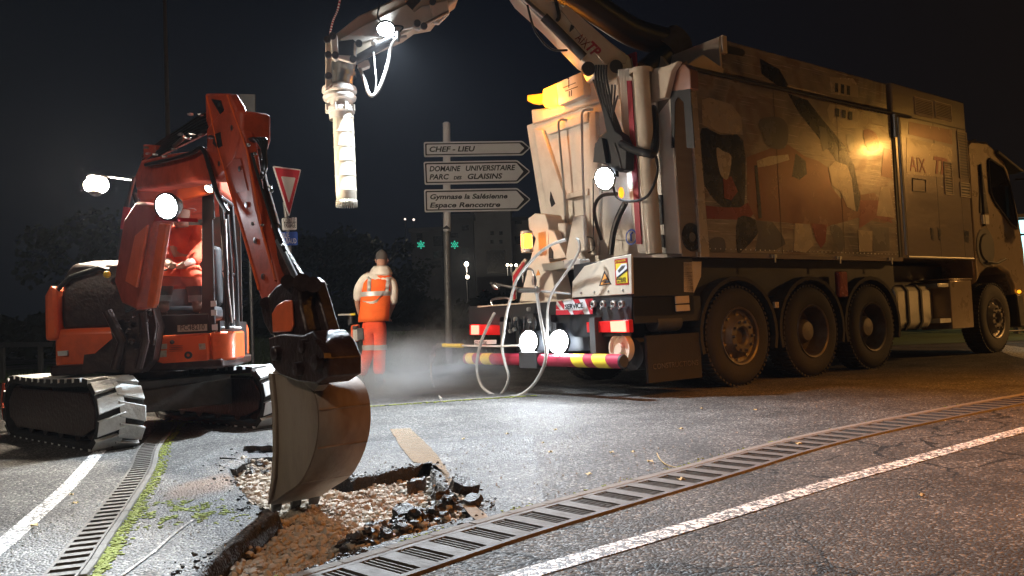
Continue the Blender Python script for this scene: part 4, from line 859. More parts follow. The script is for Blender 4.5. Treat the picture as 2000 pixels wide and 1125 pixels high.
# white mechanism on the left of the deck with an amber beacon
XM = -1.25
rq = lambda name, zs, mat, th=.3, xx=XM, bv=.012: flat(name, [Z1(a, b, xx) for a, b in zs], (th, 0, 0), M[mat], bevel=bv)
rq('tipping_bracket', [(565, 125), (600, 98), (655, 105), (672, 160), (672, 330), (720, 560), (520, 560), (560, 400), (605, 230), (570, 180)], 'white', .25)
rq('tipping_bracket', [(668, 180), (700, 190), (765, 330), (700, 340), (675, 260)], 'white', .1, XM-.02)
rq('tipping_bracket', [(720, 150), (760, 150), (765, 350), (738, 350)], 'white', .1, XM+.1)
rq('bracket_opening', [(675, 260), (695, 300), (695, 335), (675, 335)], 'chassis', .01, XM-.03, 0)
rq('tread_plate', [(635, 362), (750, 345), (762, 385), (648, 402)], 'alu', .25, XM-.2, .004)
rq('white_bracket', [(800, 115), (850, 105), (862, 290), (840, 300), (868, 378), (800, 378), (760, 330)], 'white', .05, XM-.1)
rq('sensor_box', [(750, 340), (835, 335), (840, 385), (755, 388)], 'white', .15, XM-.3)
rq('warning_triangle', [(607, 424), (618, 392), (630, 422)], 'warn', .004, XM-.004, 0)
s = MB(); c = Z1(560, 245, XM-.2); s.lathe([(-.08, .05), (-.06, .062), (.06, .062), (.08, .05), (.08, .001)], c, (0, 0, 1), 20); s.build('amber_beacon', M['amberhot'], truck)
s = MB(); s.lathe([(-.13, .001), (-.13, .07), (-.085, .07)], c, (0, 0, 1), 20); s.lathe([(.085, .068), (.12, .068), (.13, .001)], c, (0, 0, 1), 20)
for a_ in range(4): s.tube([c+Vector((math.cos(a_*1.57+.4)*.075, math.sin(a_*1.57+.4)*.075, -.1)), c+Vector((math.cos(a_*1.57+.4)*.075, math.sin(a_*1.57+.4)*.075, .1))], .006, 5)
s.build('beacon_cage', M['white'], truck); lamp('beacon_light', 'POINT', c+Vector((-.14, .05, 0)), (1, .3, .03), .8, size=.05, parent=truck)
rq('side_reflector', [(485, 410), (548, 335), (556, 345), (500, 440), (500, 545), (484, 555)], 'cream', .02, XL+.02, 0); rq('side_reflector_stripe', [(488, 425), (540, 352), (548, 358), (500, 445), (498, 545), (488, 548)], 'red', .01, XL+.008, 0)
# high pressure lance manifold
s = MB(); s.tube([Z1(370, 462, XL-.2), Z1(510, 490, XL-.2), Z1(690, 510, XL-.1), Z1(790, 520, XL)], .014, 8); s.tube([Z1(520, 500, XL-.2), Z1(620, 500, XL-.2)], .03, 10); s.lathe([(0, .02), (.05, .04), (.1, .035), (.13, .015)], Z1(412, 490, XL-.2), (Z1(365, 455, XL-.2)-Z1(412, 490, XL-.2)), 12)
s.tube(curve_pts([Z1(540, 460, XL-.2), Z1(545, 400, XL-.2), Z1(580, 390, XL-.2), Z1(598, 430, XL-.2), Z1(602, 500, XL-.2)], 6), .013, 8); s.lathe([(-.05, .02), (0, .028), (.05, .02)], Z1(598, 450, XL-.2), (0, 0, 1), 10); s.lathe([(-.04, .02), (0, .03), (.04, .02)], Z1(610, 500, XL-.2), (0, 0, 1), 10); s.build('pressure_manifold', M['steel'], truck)
def hz1(zs, xx): return [Z1(a, b, xx if not isinstance(xx, list) else xx[i]) for i, (a, b) in enumerate(zs)]
for zs, xx, r_, nm in (([(765, 235), (690, 262), (620, 310), (555, 380), (505, 450), (480, 530), (455, 620), (440, 720), (430, 800), (445, 880), (465, 950), (450, 1010), (425, 1045)], XL-.28, .016, 0), ([(390, 620), (355, 690), (325, 760), (302, 850), (300, 930), (330, 1010), (400, 1055), (440, 1058), (520, 1050), (590, 1000), (640, 920), (660, 840), (648, 740), (630, 640), (612, 520)], XL-.35, .017, 0), ([(820, 230), (832, 245), (835, 290), (800, 360), (750, 430), (700, 500), (672, 580), (665, 700), (665, 820), (655, 900)], XL-.22, .013, 0)):
    s = MB(); s.tube(curve_pts(hz1(zs, xx), 6), r_, 8); s.build('pressure_hose', M['greyhose'], truck)
# ================================================================ rear boom of the truck (a vertical plane from the crane pivot to the hanging suction tube)
BF = Frame(-1.75, 8.0, 12.6)
def B(x, y, dy=0.0): return TF.loc(BF.world(BF.hit(x, y, 1, dy)))
BN = TF.loc(BF.world((0, 1, 0)))-TF.loc(BF.world((0, 0, 0)))
def zb(zx, zy, dy=0.0): return B(600+zx/2.678, zy/2.678, dy)
def bpl(name, zs, dy, th, mat, bevel=.01, par=truck, raw=False):
    s = MB(); s.prism([(B(a, b, dy) if raw else zb(a, b, dy)) for a, b in zs], BN*th); return s.build(name, M[mat], par, bevel)
# main boom: pivot at the truck, rising out of the picture and coming back down
bpl('main_boom', [(1150, 128), (1140, 122), (1070, 50), (1015, 0), (900, -170), (960, -175), (1075, 0), (1090, 5), (1230, 110), (1236, 132), (1196, 150), (1160, 150)], -.12, .24, 'white', .015, raw=True)
bpl('boom_shelf', [(1096, 20), (1106, 8), (1226, 112), (1222, 124), (1180, 124)], -.135, .014, 'cream', .004, raw=True)
bpl('fore_boom', [(640, 78), (700, 30), (760, 2), (870, -60), (960, -150), (905, -165), (800, -60), (885, 20), (880, 30), (850, 45), (838, 62), (812, 55), (800, 68), (770, 75), (740, 90), (700, 118), (655, 122), (640, 110)][:6]+[(905, -160), (895, 0), (868, 18), (845, 46), (812, 52), (790, 68), (745, 88), (700, 108), (650, 116)], -.12, .24, 'cream', .02, raw=True)
bpl('fore_boom_plate', [(170, 205), (300, 130), (520, 20), (560, 60), (600, 30), (700, 15), (715, 60), (640, 110), (560, 140), (430, 180), (360, 200), (200, 245)], -.15, .03, 'white', .008)
bpl('fore_boom_pocket', [(165, 215), (240, 205), (262, 225), (258, 300), (240, 320), (165, 290)], -.16, .03, 'chassis', .004)
bpl('pivot_link', [(95, 200), (120, 185), (125, 215), (130, 440), (95, 470)], -.17, .06, 'cream', .01)
bpl('pivot_link', [(120, 180), (145, 172), (160, 190), (165, 310), (145, 318), (130, 300)], -.2, .05, 'white', .01)
bpl('pivot_link', [(140, 300), (240, 330), (262, 310), (245, 290), (160, 285)], -.21, .05, 'white', .01)
bpl('pivot_link', [(245, 220), (258, 220), (256, 330), (243, 330)], -.215, .03, 'white', .004)
bpl('boom_lug', [(560, 100), (600, 110), (590, 160), (560, 150)], -.18, .05, 'white', .01); bpl('boom_lug', [(640, 20), (735, 0), (745, 70), (690, 125), (665, 120), (655, 80)], -.16, .05, 'white', .01)
s = MB()
for a, b in ((105, 210), (110, 290), (147, 292), (133, 190), (240, 312), (112, 400), (575, 125), (655, 10), (610, 140), (270, 230)):
    s.lathe([(-.0, .035), (-.03, .035), (-.03, .001)], zb(a, b, -.2), BN, 14)
s.build('pivot_pin', M['dark'], truck)
s = MB(); s.tube([zb(610, 130, -.2), zb(740, 62, -.2)], .018, 8); s.tube([B(1015, -8, -.16), B(1072, 42, -.16)], .03, 10); s.build('cylinder_rod', M['steel'], truck)
s = MB(); s.tube([B(1062, 33, -.16), B(1140, 112, -.16)], .05, 12); s.tube([zb(245, 320, -.17), zb(470, 190, -.17)], .045, 12); s.build('boom_cylinder', M['dark'], truck)
s = MB(); s.tube(curve_pts([B(1030, 10, -.2), B(1045, 60, -.2), B(1075, 95, -.2), B(1108, 98, -.17)], 6), .012, 6); s.tube(curve_pts([B(1085, 0, -.15), B(1092, 30, -.15), B(1088, 40, -.15)], 4), .02, 6); s.tube(curve_pts([zb(380, 20, -.17), zb(370, 90, -.17), zb(420, 130, -.17), zb(500, 140, -.17), zb(470, 180, -.2)], 6), .009, 6); s.build('boom_hose', M['hose'], truck)
s = MB(); 
for zx, zy in ((1468, 362), (1612, 352)): s.lathe([(-.0, .075), (-.03, .075), (-.03, .001)], zb(zx, zy, -.13), BN, 20)
s.build('pivot_pin', M['dark'], truck)
bpl('pivot_bracket', [(1560, 340), (1590, 320), (1625, 318), (1645, 345), (1630, 400), (1575, 430)], -.155, .06, 'cream', .012)
d = (zb(1500, 290, -.125)-zb(1405, 195, -.125)).normalized(); u_ = d.cross(BN).normalized()
if u_.z < 0: u_ = -u_
text('logo_text', 'AIX', .15, M['sidered'], basis(zb(1398, 205, -.125)-BN*.012, d, u_), truck, width=.15)
text('logo_text', 'TP', .17, M['stripe'], basis(zb(1448, 249, -.125)-BN*.012, d, u_), truck, width=.15, shear=.2, bold=.006)
s = MB()
for k in range(3): s.tube([zb(1375+k*7, 165-k*6, -.137), zb(1383+k*5, 130+k*4, -.137)], .008, 5)
s.build('boom_mark', M['dark'], truck)
# big black suction hose along the boom into the roof
s = MB(); hp = curve_pts([TF.loc(PY(985, -60, 8.6)), TF.loc(PY(1110, -15, 8.9)), TF.loc(PY(1230, 60, 9.2)), TF.loc(PY(1310, 92, 9.3)), (-.25, .95, 3.62)], 12); s.tube(hp, .165, 20)
s.build('suction_hose', M['hose'], truck)
s = MB(); s.lathe([(-.14, .178), (-.14, .192), (.0, .192), (.14, .192), (.14, .178)], TF.loc(PY(1312, 90, 9.3)), hp[-3]-hp[-10], 24); s.build('hose_cuff', M['iron'], truck)
flat('hose_collar', [(-.32, .5, 3.4), (-.32, .55, 3.6), (-.2, .75, 3.78), (-.05, .8, 3.8), (-.05, 1.9, 3.8), (-.32, 1.9, 3.7), (-.32, 1.9, 3.4)], (.04, 0, 0), M['cream'])
s = MB(); s.box(-.62, -.04, .1, 2.4, 3.38, 3.44); s.prism([(-.9, .02, 3.36), (-.62, .02, 3.4), (-.35, .02, 3.56), (-.02, .02, 3.46), (-.02, .02, 3.40), (-.9, .02, 3.3)], (0, .05, 0)); s.build('roof_edge', M['cream'], truck, .01)
# hanging suction tube
ax0, ax1 = zb(185, 545, 0), zb(207, 1075, 0); ax = (ax1-ax0); Lt = ax.length; ax.normalize()
M['tube'] = paint('rust_flecked_white_tube', (.66, .62, .52), .42, dirt=.4, scale=9, dirtcol=(.5, .44, .3), bump=.25, bscale=14, stretch=(1, 1, .4))
s = MB(); prof = [(0, .104)]
for k in range(1, 8): z_ = Lt*k/7.0; prof += [(z_-.012, .104), (z_-.008, .1065), (z_+.002, .1065), (z_+.004, .1035)] if k < 7 else []
prof += [(Lt-.05, .1)]
s.lathe(prof, ax0, ax, 32)
a_ = ax.orthogonal().normalized(); c_ = ax.cross(a_)
for k in range(30):      # crown of saw teeth
    t0, t1 = 2*math.pi*k/30, 2*math.pi*(k+1)/30; P0 = ax0+ax*(Lt-.05); f_ = lambda t_, h_: P0+(a_*math.cos(t_)+c_*math.sin(t_))*.1+ax*h_
    s.plate([f_(t0, 0), f_(t1, 0), f_(t1, .03), f_((t0+t1)/2, .065), f_(t0, .03)])
    s.plate([f_(t0, .0)*1, f_(t0, .03), f_((t0+t1)/2, .065), f_(t1, .03), f_(t1, 0)])
to = s.build('suction_tube', M['tube'], truck, fixn=True)
so = to.modifiers.new('wall', 'SOLIDIFY'); so.thickness = .008
s = MB(); T0 = zb(168, 460, 0); s.lathe([(-.03, .13), (0, .17), (.02, .175), (.05, .175), (.06, .15), (.10, .17), (.13, .16), (.14, .13), (.2, .12), (.21, .14), (.25, .14), (.26, .115), (.33, .11)], T0, ax, 30)
for k in range(8):
    t0 = 2*math.pi*k/8; s.box(-.015, .015, .12, .155, -.02, .05, Matrix.Translation(T0+ax*.23) @ Matrix.Rotation(t0, 4, 'Z'))
s.build('tube_flange', M['white'], truck, .003)
s = MB(); s.tube(curve_pts([zb(200, 300, 0), zb(190, 340, 0), zb(180, 400, 0), zb(170, 470, 0)], 5), .12, 24); s.lathe([(0, .135), (.05, .135)], zb(185, 380, 0), ax, 24); s.build('tube_elbow', M['alu'], truck)
bpl('tube_yoke', [(265, 320), (320, 310), (330, 345), (290, 360), (262, 345)], -.1, .08, 'white', .008)
s = MB(); s.tube(curve_pts([zb(275, 358, -.1), zb(300, 420, -.15), zb(320, 485, -.2), (zb(345, 498, -.2)), zb(380, 455, -.2), zb(420, 340, -.2), zb(440, 240, -.2), zb(480, 185, -.2)], 8), .017, 8); s.build('white_hose', M['greyhose'], truck)
s = MB(); s.tube(curve_pts([zb(350, 498, -.18), zb(360, 430, -.2), zb(352, 330, -.2), zb(345, 240, -.2)], 6), .008, 8); s.lathe([(-.03, .02), (0, .03), (.03, .02)], zb(350, 225, -.2), (0, 0, 1), 10); s.build('white_cable', M['greyhose'], truck)
s = MB(); s.lathe([(-.05, .02), (0, .03), (.05, .02)], zb(475, 190, -.2), (0, 0, 1), 10); s.tube([zb(430, 205, -.2), zb(520, 190, -.2)], .014, 6); s.build('hose_clamp', M['steel'], truck)
# chain in red and white
s1 = MB(); s2 = MB(); cp = curve_pts([zb(180, -40, -.22), zb(160, 50, -.22), zb(135, 110, -.22), zb(118, 185, -.22)], 12)
for k, p in enumerate(cp[:-1]): (s1 if k % 2 else s2).tube([p, cp[k+1]], .009, 6)
s1.build('chain_link', M['red'], truck); s2.build('chain_link', M['white'], truck)
c = zb(410, 150, -.22); wl = worklamp('boom_lamp', c, BN*-.55+Vector((0, 0, -.8)), .085, 'coldlens', 0, truck, COLD)
wc = TF.world(c); tgt = TF.world(zb(200, 800, -.1))
lamp('boom_lamp_light', 'SPOT', TF.loc(wc+Vector((0, -.08, -.1))), COLD, 3400, TF.loc(Vector((-.9, 5.6, 0))), .06, 114, .9, truck)
# lance resting on the underrun tube
LX = -1.9
lp = lambda zx, zy: TF.world(Z1(zx, zy, LX))
lance = empty('pressure_lance', lp(415, 793)); tag(lance, 'yellow and white high pressure lance with valve and hose, lying over the red bumper tube', 'lance')
lo = lance.location.copy(); q = lambda zx, zy: lp(zx, zy)-lo
s = MB(); s.tube([q(222, 790), q(415, 794), q(520, 790)], .011, 8); s.build('lance_pipe', M['white'], lance)
s = MB(); s.tube([q(125, 789), q(224, 791)], .026, 12); s.build('grip', M['yellow'], lance)
s = MB(); s.tube([q(95, 789), q(125, 789)], .032, 10); s.lathe([(-.03, .03), (0, .035), (.03, .03)], q(100, 790), q(125, 789)-q(95, 789), 10); s.tube([q(95, 790), q(75, 805), q(68, 830), q(62, 870)], .02, 8)
for a, b in ((78, 800), (70, 825), (72, 845), (62, 870), (60, 850)): s.lathe([(-.02, .025), (0, .036), (.02, .025)], q(a, b), (0, .2, 1), 8)
s.build('valve', M['steel'], lance)
s = MB(); pts = [q(62, 875), q(58, 920), q(66, 980), q(82, 1030), G(820+115/2.679, 380+1072/2.679, .02)-lo, G(1000, 777, .02)-lo]; pts = pts[:5]; s.tube(curve_pts(pts, 6), .013, 8); s.build('supply_hose', M['greyhose'], lance)
# ================================================================ EXCAVATOR
UF = Frame(-3.15, 6.86, -42.0); HF = Frame(-3.06, 6.88, -82.0); DF = Frame(-1.0, 3.65, -50.0)
exc = empty('mini_excavator', (UF.o.x, UF.o.y, 0), 0.0); EO = Vector((UF.o.x, UF.o.y, 0))
tag(exc, 'orange mini excavator with muddy grey rubber tracks and its bucket over the hole', 'excavator')
def w2e(p): return Vector(p)-EO
def U(x, y, z): return w2e(UF.world((x, y, z)))
def Hw(x, y, z): return w2e(HF.world((x, y, z)))
def HP(px, py, lx): return w2e(HF.world(HF.hit(px, py, 0, lx)))
def HS(px, py, ly): return w2e(HF.world(HF.hit(px, py, 1, ly)))
def DP(px, py, ly=0.0): return w2e(DF.world(DF.hit(px, py, 1, ly)))
Hx = Hw(1, 0, 0)-Hw(0, 0, 0); Hy = Hw(0, 1, 0)-Hw(0, 0, 0); Dx = DF.u.copy(); Dy = DF.v.copy(); Ux = UF.u.copy(); Uy = UF.v.copy()
Z = Vector((0, 0, 1))
def hp_(name, pts, lx, th, mat, bevel=.01, par=exc, label=None):        # pts px, plate in the house-front plane, th backwards
    s = MB(); s.prism([HP(a, b, lx) for a, b in pts], -Hx*th); return s.build(name, M[mat], par, bevel, label=label)
def za(a, b): return (200+a/2.556, 280+b/2.556)     # crop reading
def zc(a, b): return (a/2.679, 480+b/2.679)
def dp_(name, pts, ly, th, mat, bevel=.01, par=exc, label=None):
    s = MB(); s.prism([DP(a, b, ly) for a, b in pts], Dy*th); return s.build(name, M[mat], par, bevel, label=label)
# tracks
def track(y0, y1):
    r1 = .24; L0, L1 = -.80, .80; zc_ = .25
    loop = []
    n_ = 10
    for k in range(n_+1): a = R(-90+180*k/n_); loop.append((L1+r1*math.cos(a), zc_+r1*math.sin(a)))
    for k in range(1, 8): t_ = k/8; loop.append((L1+(L0-L1)*t_, zc_+r1-.018*math.sin(math.pi*t_)))
    for k in range(n_+1): a = R(90+180*k/n_); loop.append((L0+r1*math.cos(a), zc_+r1*math.sin(a)))
    for k in range(1, 8): t_ = k/8; loop.append((L0+(L1-L0)*t_, zc_-r1))
    lp_ = [Vector((x, 0, z)) for x, z in loop]; cl = curve_pts(lp_, 3, True)
    b_ = MB(); n = len(cl)
    O_ = []; I_ = []
    for i in range(n):
        d = (cl[(i+1) % n]-cl[i-1]).normalized(); nn = Vector((d.z, 0, -d.x)); O_.append(cl[i]); I_.append(cl[i]-nn*.035)
    for i in range(n):
        j = (i+1) % n
        b_.mi = 1
        for q_ in ([U(O_[i].x, y0, O_[i].z), U(O_[j].x, y0, O_[j].z), U(O_[j].x, y1, O_[j].z), U(O_[i].x, y1, O_[i].z)], [U(I_[i].x, y0, I_[i].z), U(I_[i].x, y1, I_[i].z), U(I_[j].x, y1, I_[j].z), U(I_[j].x, y0, I_[j].z)],
                   [U(O_[i].x, y0, O_[i].z), U(I_[i].x, y0, I_[i].z), U(I_[j].x, y0, I_[j].z), U(O_[j].x, y0, O_[j].z)], [U(O_[i].x, y1, O_[i].z), U(O_[j].x, y1, O_[j].z), U(I_[j].x, y1, I_[j].z), U(I_[i].x, y1, I_[i].z)]): b_.plate(q_)
    bmesh.ops.remove_doubles(b_.b, verts=b_.b.verts, dist=1e-4)
    # lugs: two offset rows of chevron blocks
    cum = 0; seg = [0]
    for i in range(n): seg.append(seg[-1]+(cl[(i+1) % n]-cl[i]).length)
    b_.mi = 0; tot = seg[-1]; nl = 32
    def at_(s_):
        s_ %= tot; i = min(int(np.searchsorted(seg, s_, side='right'))-1, n-1); f = (s_-seg[i])/(seg[i+1]-seg[i]+1e-9); p = cl[i].lerp(cl[(i+1) % n], f); d = (cl[(i+1) % n]-cl[i]).normalized(); return p, Vector((d.z, 0, -d.x))
    ym = (y0+y1)/2
    for k in range(nl):
        for row in (0, 1):
            s0 = tot*(k+.5*row)/nl; wl_ = tot/nl*.72; ya, yb = (y0-.004, ym+.02) if row == 0 else (ym-.02, y1+.004)
            sk = .05 if row == 0 else -.05
            vs = []
            for (sv, yv, hh) in [(s0-sk, ya, 0), (s0-sk+wl_, ya, 0), (s0+wl_, yb, 0), (s0, yb, 0)] if row == 0 else [(s0, ya, 0), (s0+wl_, ya, 0), (s0+sk*-1*-1+wl_, yb, 0), (s0+sk, yb, 0)]:
                p, nn = at_(sv); vs.append((p, nn, yv))
            lo_ = [b_.b.verts.new(U(*(Vector((p.x, yv, p.z))-nn*.004))) for p, nn, yv in vs]; hi_ = [b_.b.verts.new(U(*(Vector((p.x, yv, p.z))+nn*.03))) for p, nn, yv in vs]
            b_._f(hi_); 
            for i in range(4): b_._f([lo_[i], lo_[(i+1) % 4], hi_[(i+1) % 4], hi_[i]])
    for f_ in b_.b.faces:
        f_.normal_update()
        if abs(f_.normal.dot(Uy)) > .7: f_.material_index = 1
    t_ = b_.build('track', [M['mudgrey'], M['rubber']], exc, .006)
    i_ = MB(); ya, yb = y0+.045, y1-.045
    for x, r_ in ((L1, .185), (L0, .185)): i_.tube([U(x, ya, zc_), U(x, yb, zc_)], r_, 24); i_.tube([U(x, ya-.02, zc_), U(x, yb+.02, zc_)], .07, 14)
    for k in range(4): i_.tube([U(-.5+k*.34, ya, .12), U(-.5+k*.34, yb, .12)], .075, 14)
    for yy in (ya-.01, yb-.01): i_.prism([U(-.7, yy, .2), U(-.75, yy, .32), U(.72, yy, .36), (U(.76, yy, .2))], Uy*.02)
    for yy in (ya-.03, yb+.012): i_.prism([U(x_, yy, z_) for x_, z_ in ((L0-.13, .16), (L0-.15, .3), (L0-.02, .41), (L1+.02, .41), (L1+.15, .3), (L1+.13, .16), (L1-.1, .09), (L0+.1, .09))], Uy*.018)
    i_.build('track_frame', M['grease'], t_, .006)
    return t_
track(-.8, -.48); track(.48, .8)
s = MB(); s.prism([U(-.45, -.47, .22), U(-.45, .47, .22), U(-.3, .47, .45), U(-.3, -.47, .45)], Ux*.85); s.prism([U(.2, -.47, .2), U(.2, .47, .2), U(.2, .47, .42), U(.2, -.47, .36)], Ux*.35); s.build('undercarriage', M['iron'], exc, .01)
s = MB(); s.tube([U(0, 0, .4), U(0, 0, .56)], .33, 28); s.build('slewing_ring', M['grease'], exc)
# dozer blade behind
s = MB(); s.prism([U(-1.25, -.75, .12), U(-1.31, -.75, .28), U(-1.25, -.75, .44), U(-1.21, -.75, .44), U(-1.26, -.75, .28), (U(-1.21, -.75, .12))], Uy*1.5); s.box(0, .001, 0, .001, 0, .001); s.build('dozer_blade', M['orangedirty'], exc)
# house: deck, engine cover, counterweight
s = MB(); s.prism([Hw(-.62, -.66, .52), Hw(.55, -.66, .52), Hw(.62, .1, .52), Hw(.62, .66, .52), Hw(-.6, .66, .52), Hw(-.78, .4, .52), Hw(-.82, 0, .52), Hw(-.78, -.4, .52)], Z*.08); s.build('house_deck', M['grease'], exc, .02)
ec = MB(); prof = [(.34, -.70), (.34, .02), (-.6, .66), (-.78, .4), (-.84, .1), (-.82, -.3), (-.62, -.64), (-.2, -.75), (.2, -.74)]
ec.prism([Hw(x, y, .56) for x, y in prof], Z*.33); ec.build('counterweight', M['orange'], exc, .05)
ec = MB(); rows = []
for z_, k in ((.88, .95), (1.0, .97), (1.15, .97), (1.32, .93), (1.42, .82), (1.46, .5)):
    rows.append([ec.b.verts.new(Hw(-.2+(x+.2)*k, -.3+(y+.3)*k, z_)) for x, y in [(.3, -.68), (.3, -.08), (-.55, .3), (-.74, .1), (-.78, -.2), (-.6, -.55), (-.2, -.69), (.1, -.7)]])
for A_, B_ in zip(rows, rows[1:]):
    for i in range(8): ec._f([A_[i], A_[(i+1) % 8], B_[(i+1) % 8], B_[i]])
ec._f(rows[-1]); ec._f(rows[0][::-1]); ec.build('engine_cover', M['grease'], exc, .03)
hp_('cover_front', [zc(228, 262), zc(262, 200), zc(292, 235), zc(305, 492), zc(232, 500)], .36, .45, 'orange', .03)
s = MB(); s.ball(HP(*zc(560, 150), .36), .03, 2); s.build('turn_lamp', M['yellow'], exc)
s = MB(); s.tube([HP(*zc(280, 250), .3), HP(*zc(370, 165), .3), HP(*zc(520, 115), .3), HP(*zc(570, 130), .3)], .02, 8); s.build('cover_handrail', M['black'], exc)
hp_('panel_mark', [zc(300, 552), zc(352, 548), zc(352, 574), zc(303, 577)], .36, .02, 'mudgrey', 0)
# cab: front at local x .62 ; operator's left side is the picture's right
CF, CR_ = .60, -.55
s = MB()
rr_ = lambda a, b, r_, m=s: m.tube([a, b], r_, 8)
fl, frr = .63, -.17     # cab y range
def px_at(a, b, lx=CF): return HP(*za(a, b), lx)
hp_('cab_lower_panel', [za(262, 965), za(528, 948), za(538, 1090), za(300, 1110), za(270, 1095), za(252, 1050)], CF+.02, .1, 'orange', .02)
s = MB(); pr = []
for k in range(9): a_ = R(100-110*k/8); pr.append(Hw(CF-.2+.22*math.sin(math.pi*.5*(1-k/8.0))*1.0, .54+.14*math.sin(math.pi*.5*k/8.0), 0))
A0 = HP(*za(538, 940), CF+.02); A1 = HP(*za(538, 1088), CF+.02); ztop, zbot = A0.z, A1.z
bb = []
for k in range(9): t_ = math.pi*.5*k/8; q_ = A0+Hy*(.17*math.sin(t_))-Hx*(.17*(1-math.cos(t_))); bb.append((q_.x, q_.y))
bb += [((A0-Hx*.5+Hy*.17).x, (A0-Hx*.5+Hy*.17).y), ((A0-Hx*.5).x, (A0-Hx*.5).y)]
s.prism([(x, y, zbot) for x, y in bb], Z*(ztop-zbot)); s.build('corner_step', M['orange'], exc, .02)
hp_('corner_step_top', [za(535, 925), za(600, 915), za(655, 912), za(662, 925), za(540, 945)], CF-.05, .3, 'mudgrey', .01)
hp_('front_plate', [za(262, 860), za(530, 850), za(540, 945), za(262, 962)], CF+.005, .05, 'black', .006)
M['plate'] = paint('plate_cream', (.42, .39, .31), .6, dirt=.6, scale=40)
hp_('number_plate', [za(374, 908), za(522, 902), za(523, 935), za(375, 942)], CF+.02, .004, 'plate', 0)
p = HP(*za(388, 934), CF+.024); text('number_plate_text', 'PC48210', .06, M['ink'], basis(p, Hy, Z), exc, width=(HP(*za(508, 930), CF+.024)-p).length)
for q_ in ([za(262, 1003), za(322, 1000), za(322, 1026), za(262, 1028)], [za(262, 1036), za(320, 1033), za(320, 1066), za(264, 1070)], [za(480, 1000), za(512, 998), za(515, 1028), za(483, 1030)]): hp_('sticker', q_, CF+.026, .004, 'plate', 0)
s = MB(); 
for k in range(4): s.box(0, .1, 0, .002, 0, .006, basis(HP(*za(335, 1012+k*9), CF+.026), Hy, Z) @ Matrix.Rotation(0, 4, 'X'))
s.lathe([(0, .03), (.01, .03), (.012, .012)], HP(*za(430, 1057), CF+.02), Hx, 16); s.lathe([(0, .018), (.01, .001)], HP(*za(348, 992), CF+.02), Hx, 12); s.build('vent_and_cap', M['dark'], exc)
# frame pillars
s = MB(); rT = .028
bl = px_at(262, 960); br = px_at(540, 940); tl = px_at(190, 110); tr = px_at(560, 75)
def pil(a, b, r_=.028): s.tube([a, b], r_, 8)
pil(px_at(262, 900), px_at(262, 600)); pil(px_at(262, 600), px_at(160, 250, .5), .02); 
s.prism([px_at(500, 420), px_at(560, 370), px_at(552, 250), px_at(500, 260)], -Hx*.03)
s.prism([px_at(497, 260), px_at(545, 250), px_at(562, 945), px_at(520, 948), px_at(470, 880), px_at(495, 820)], -Hx*.04)
s.prism([px_at(262, 862), px_at(300, 880), px_at(430, 876), px_at(480, 855), px_at(500, 820), px_at(500, 880), px_at(262, 900)], -Hx*.04)
dy = Hy*.05
for off_, r_ in ((0, .02), (.16, .016), (.34, .02)):
    a = px_at(552, 270)-Hx*off_*1.2+Hy*(.06); c = px_at(572, 930)-Hx*off_*1.2+Hy*.08; s.tube([a, (a+c)/2+Hy*.012, c], r_, 8)
s.tube([px_at(552, 270)+Hy*.06, px_at(552, 270)-Hx*.5+Hy*.06], .02); s.tube([px_at(560, 640)+Hy*.07, px_at(560, 640)-Hx*.42+Hy*.07], .012)
cabf = s.build('cab_frame', M['black'], exc, .004)
s = MB(); s.tube([px_at(558, 380)+Hy*.085, px_at(568, 700)+Hy*.085, px_at(590, 900)+Hy*.085], .012, 8); s.tube([px_at(612, 380, .3), px_at(606, 640, .3), px_at(628, 760, .3)], .012, 8); s.tube([px_at(640, 560, .25), px_at(655, 880, .25)], .012, 8); s.build('grab_rail', M['steel'], exc)
for a, b in ((540, 787), (542, 832), (546, 905)): hp_('sticker', [za(a, b), za(a+28, b-2), za(a+29, b+27), za(a+1, b+28)], CF+.012, .006, 'signwhite', 0)
hp_('door_sticker', [za(618, 680), za(632, 680), za(632, 785), za(620, 785)], .25, .004, 'plate', 0); hp_('door_sticker', [za(618, 845), za(636, 845), za(636, 862), za(618, 862)], .25, .004, 'plate', 0)
# glass of the front window lower half and back wall, seat
s = MB(); s.prism([px_at(285, 660), px_at(492, 670), px_at(495, 830), px_at(470, 862), px_at(300, 872), px_at(280, 860)], -Hx*.005); s.build('front_window', M['glass'], exc)
s = MB(); s.prism([Hw(-.5, -.17, .9), Hw(-.5, .6, .9), Hw(-.56, .6, 2.1), Hw(-.56, -.17, 2.1)], -Hx*.03); s.prism([Hw(CF, .62, .9), Hw(-.5, .62, .9), Hw(-.5, .62, .6), Hw(CF, .62, .6)], Hy*.02); s.build('cab_back_wall', M['black'], exc)
s = MB(); s.box(-.4, .05, -.0, .46, .92, 1.05, basis(w2e(HF.world((0, 0, 0))), Hx, Hy)); s.box(-.42, -.3, .0, .46, 1.05, 1.6, basis(w2e(HF.world((0, 0, 0))), Hx, Hy)); s.build('seat', M['dark'], exc, .04)
s = MB()
for y_ in (-.0, .08): s.tube([Hw(.42, .1+y_, .9), Hw(.38, .1+y_, 1.3)], .012, 8); s.ball(Hw(.38, .1+y_, 1.32), .028, 2)
s.build('control_lever', M['iron'], exc)
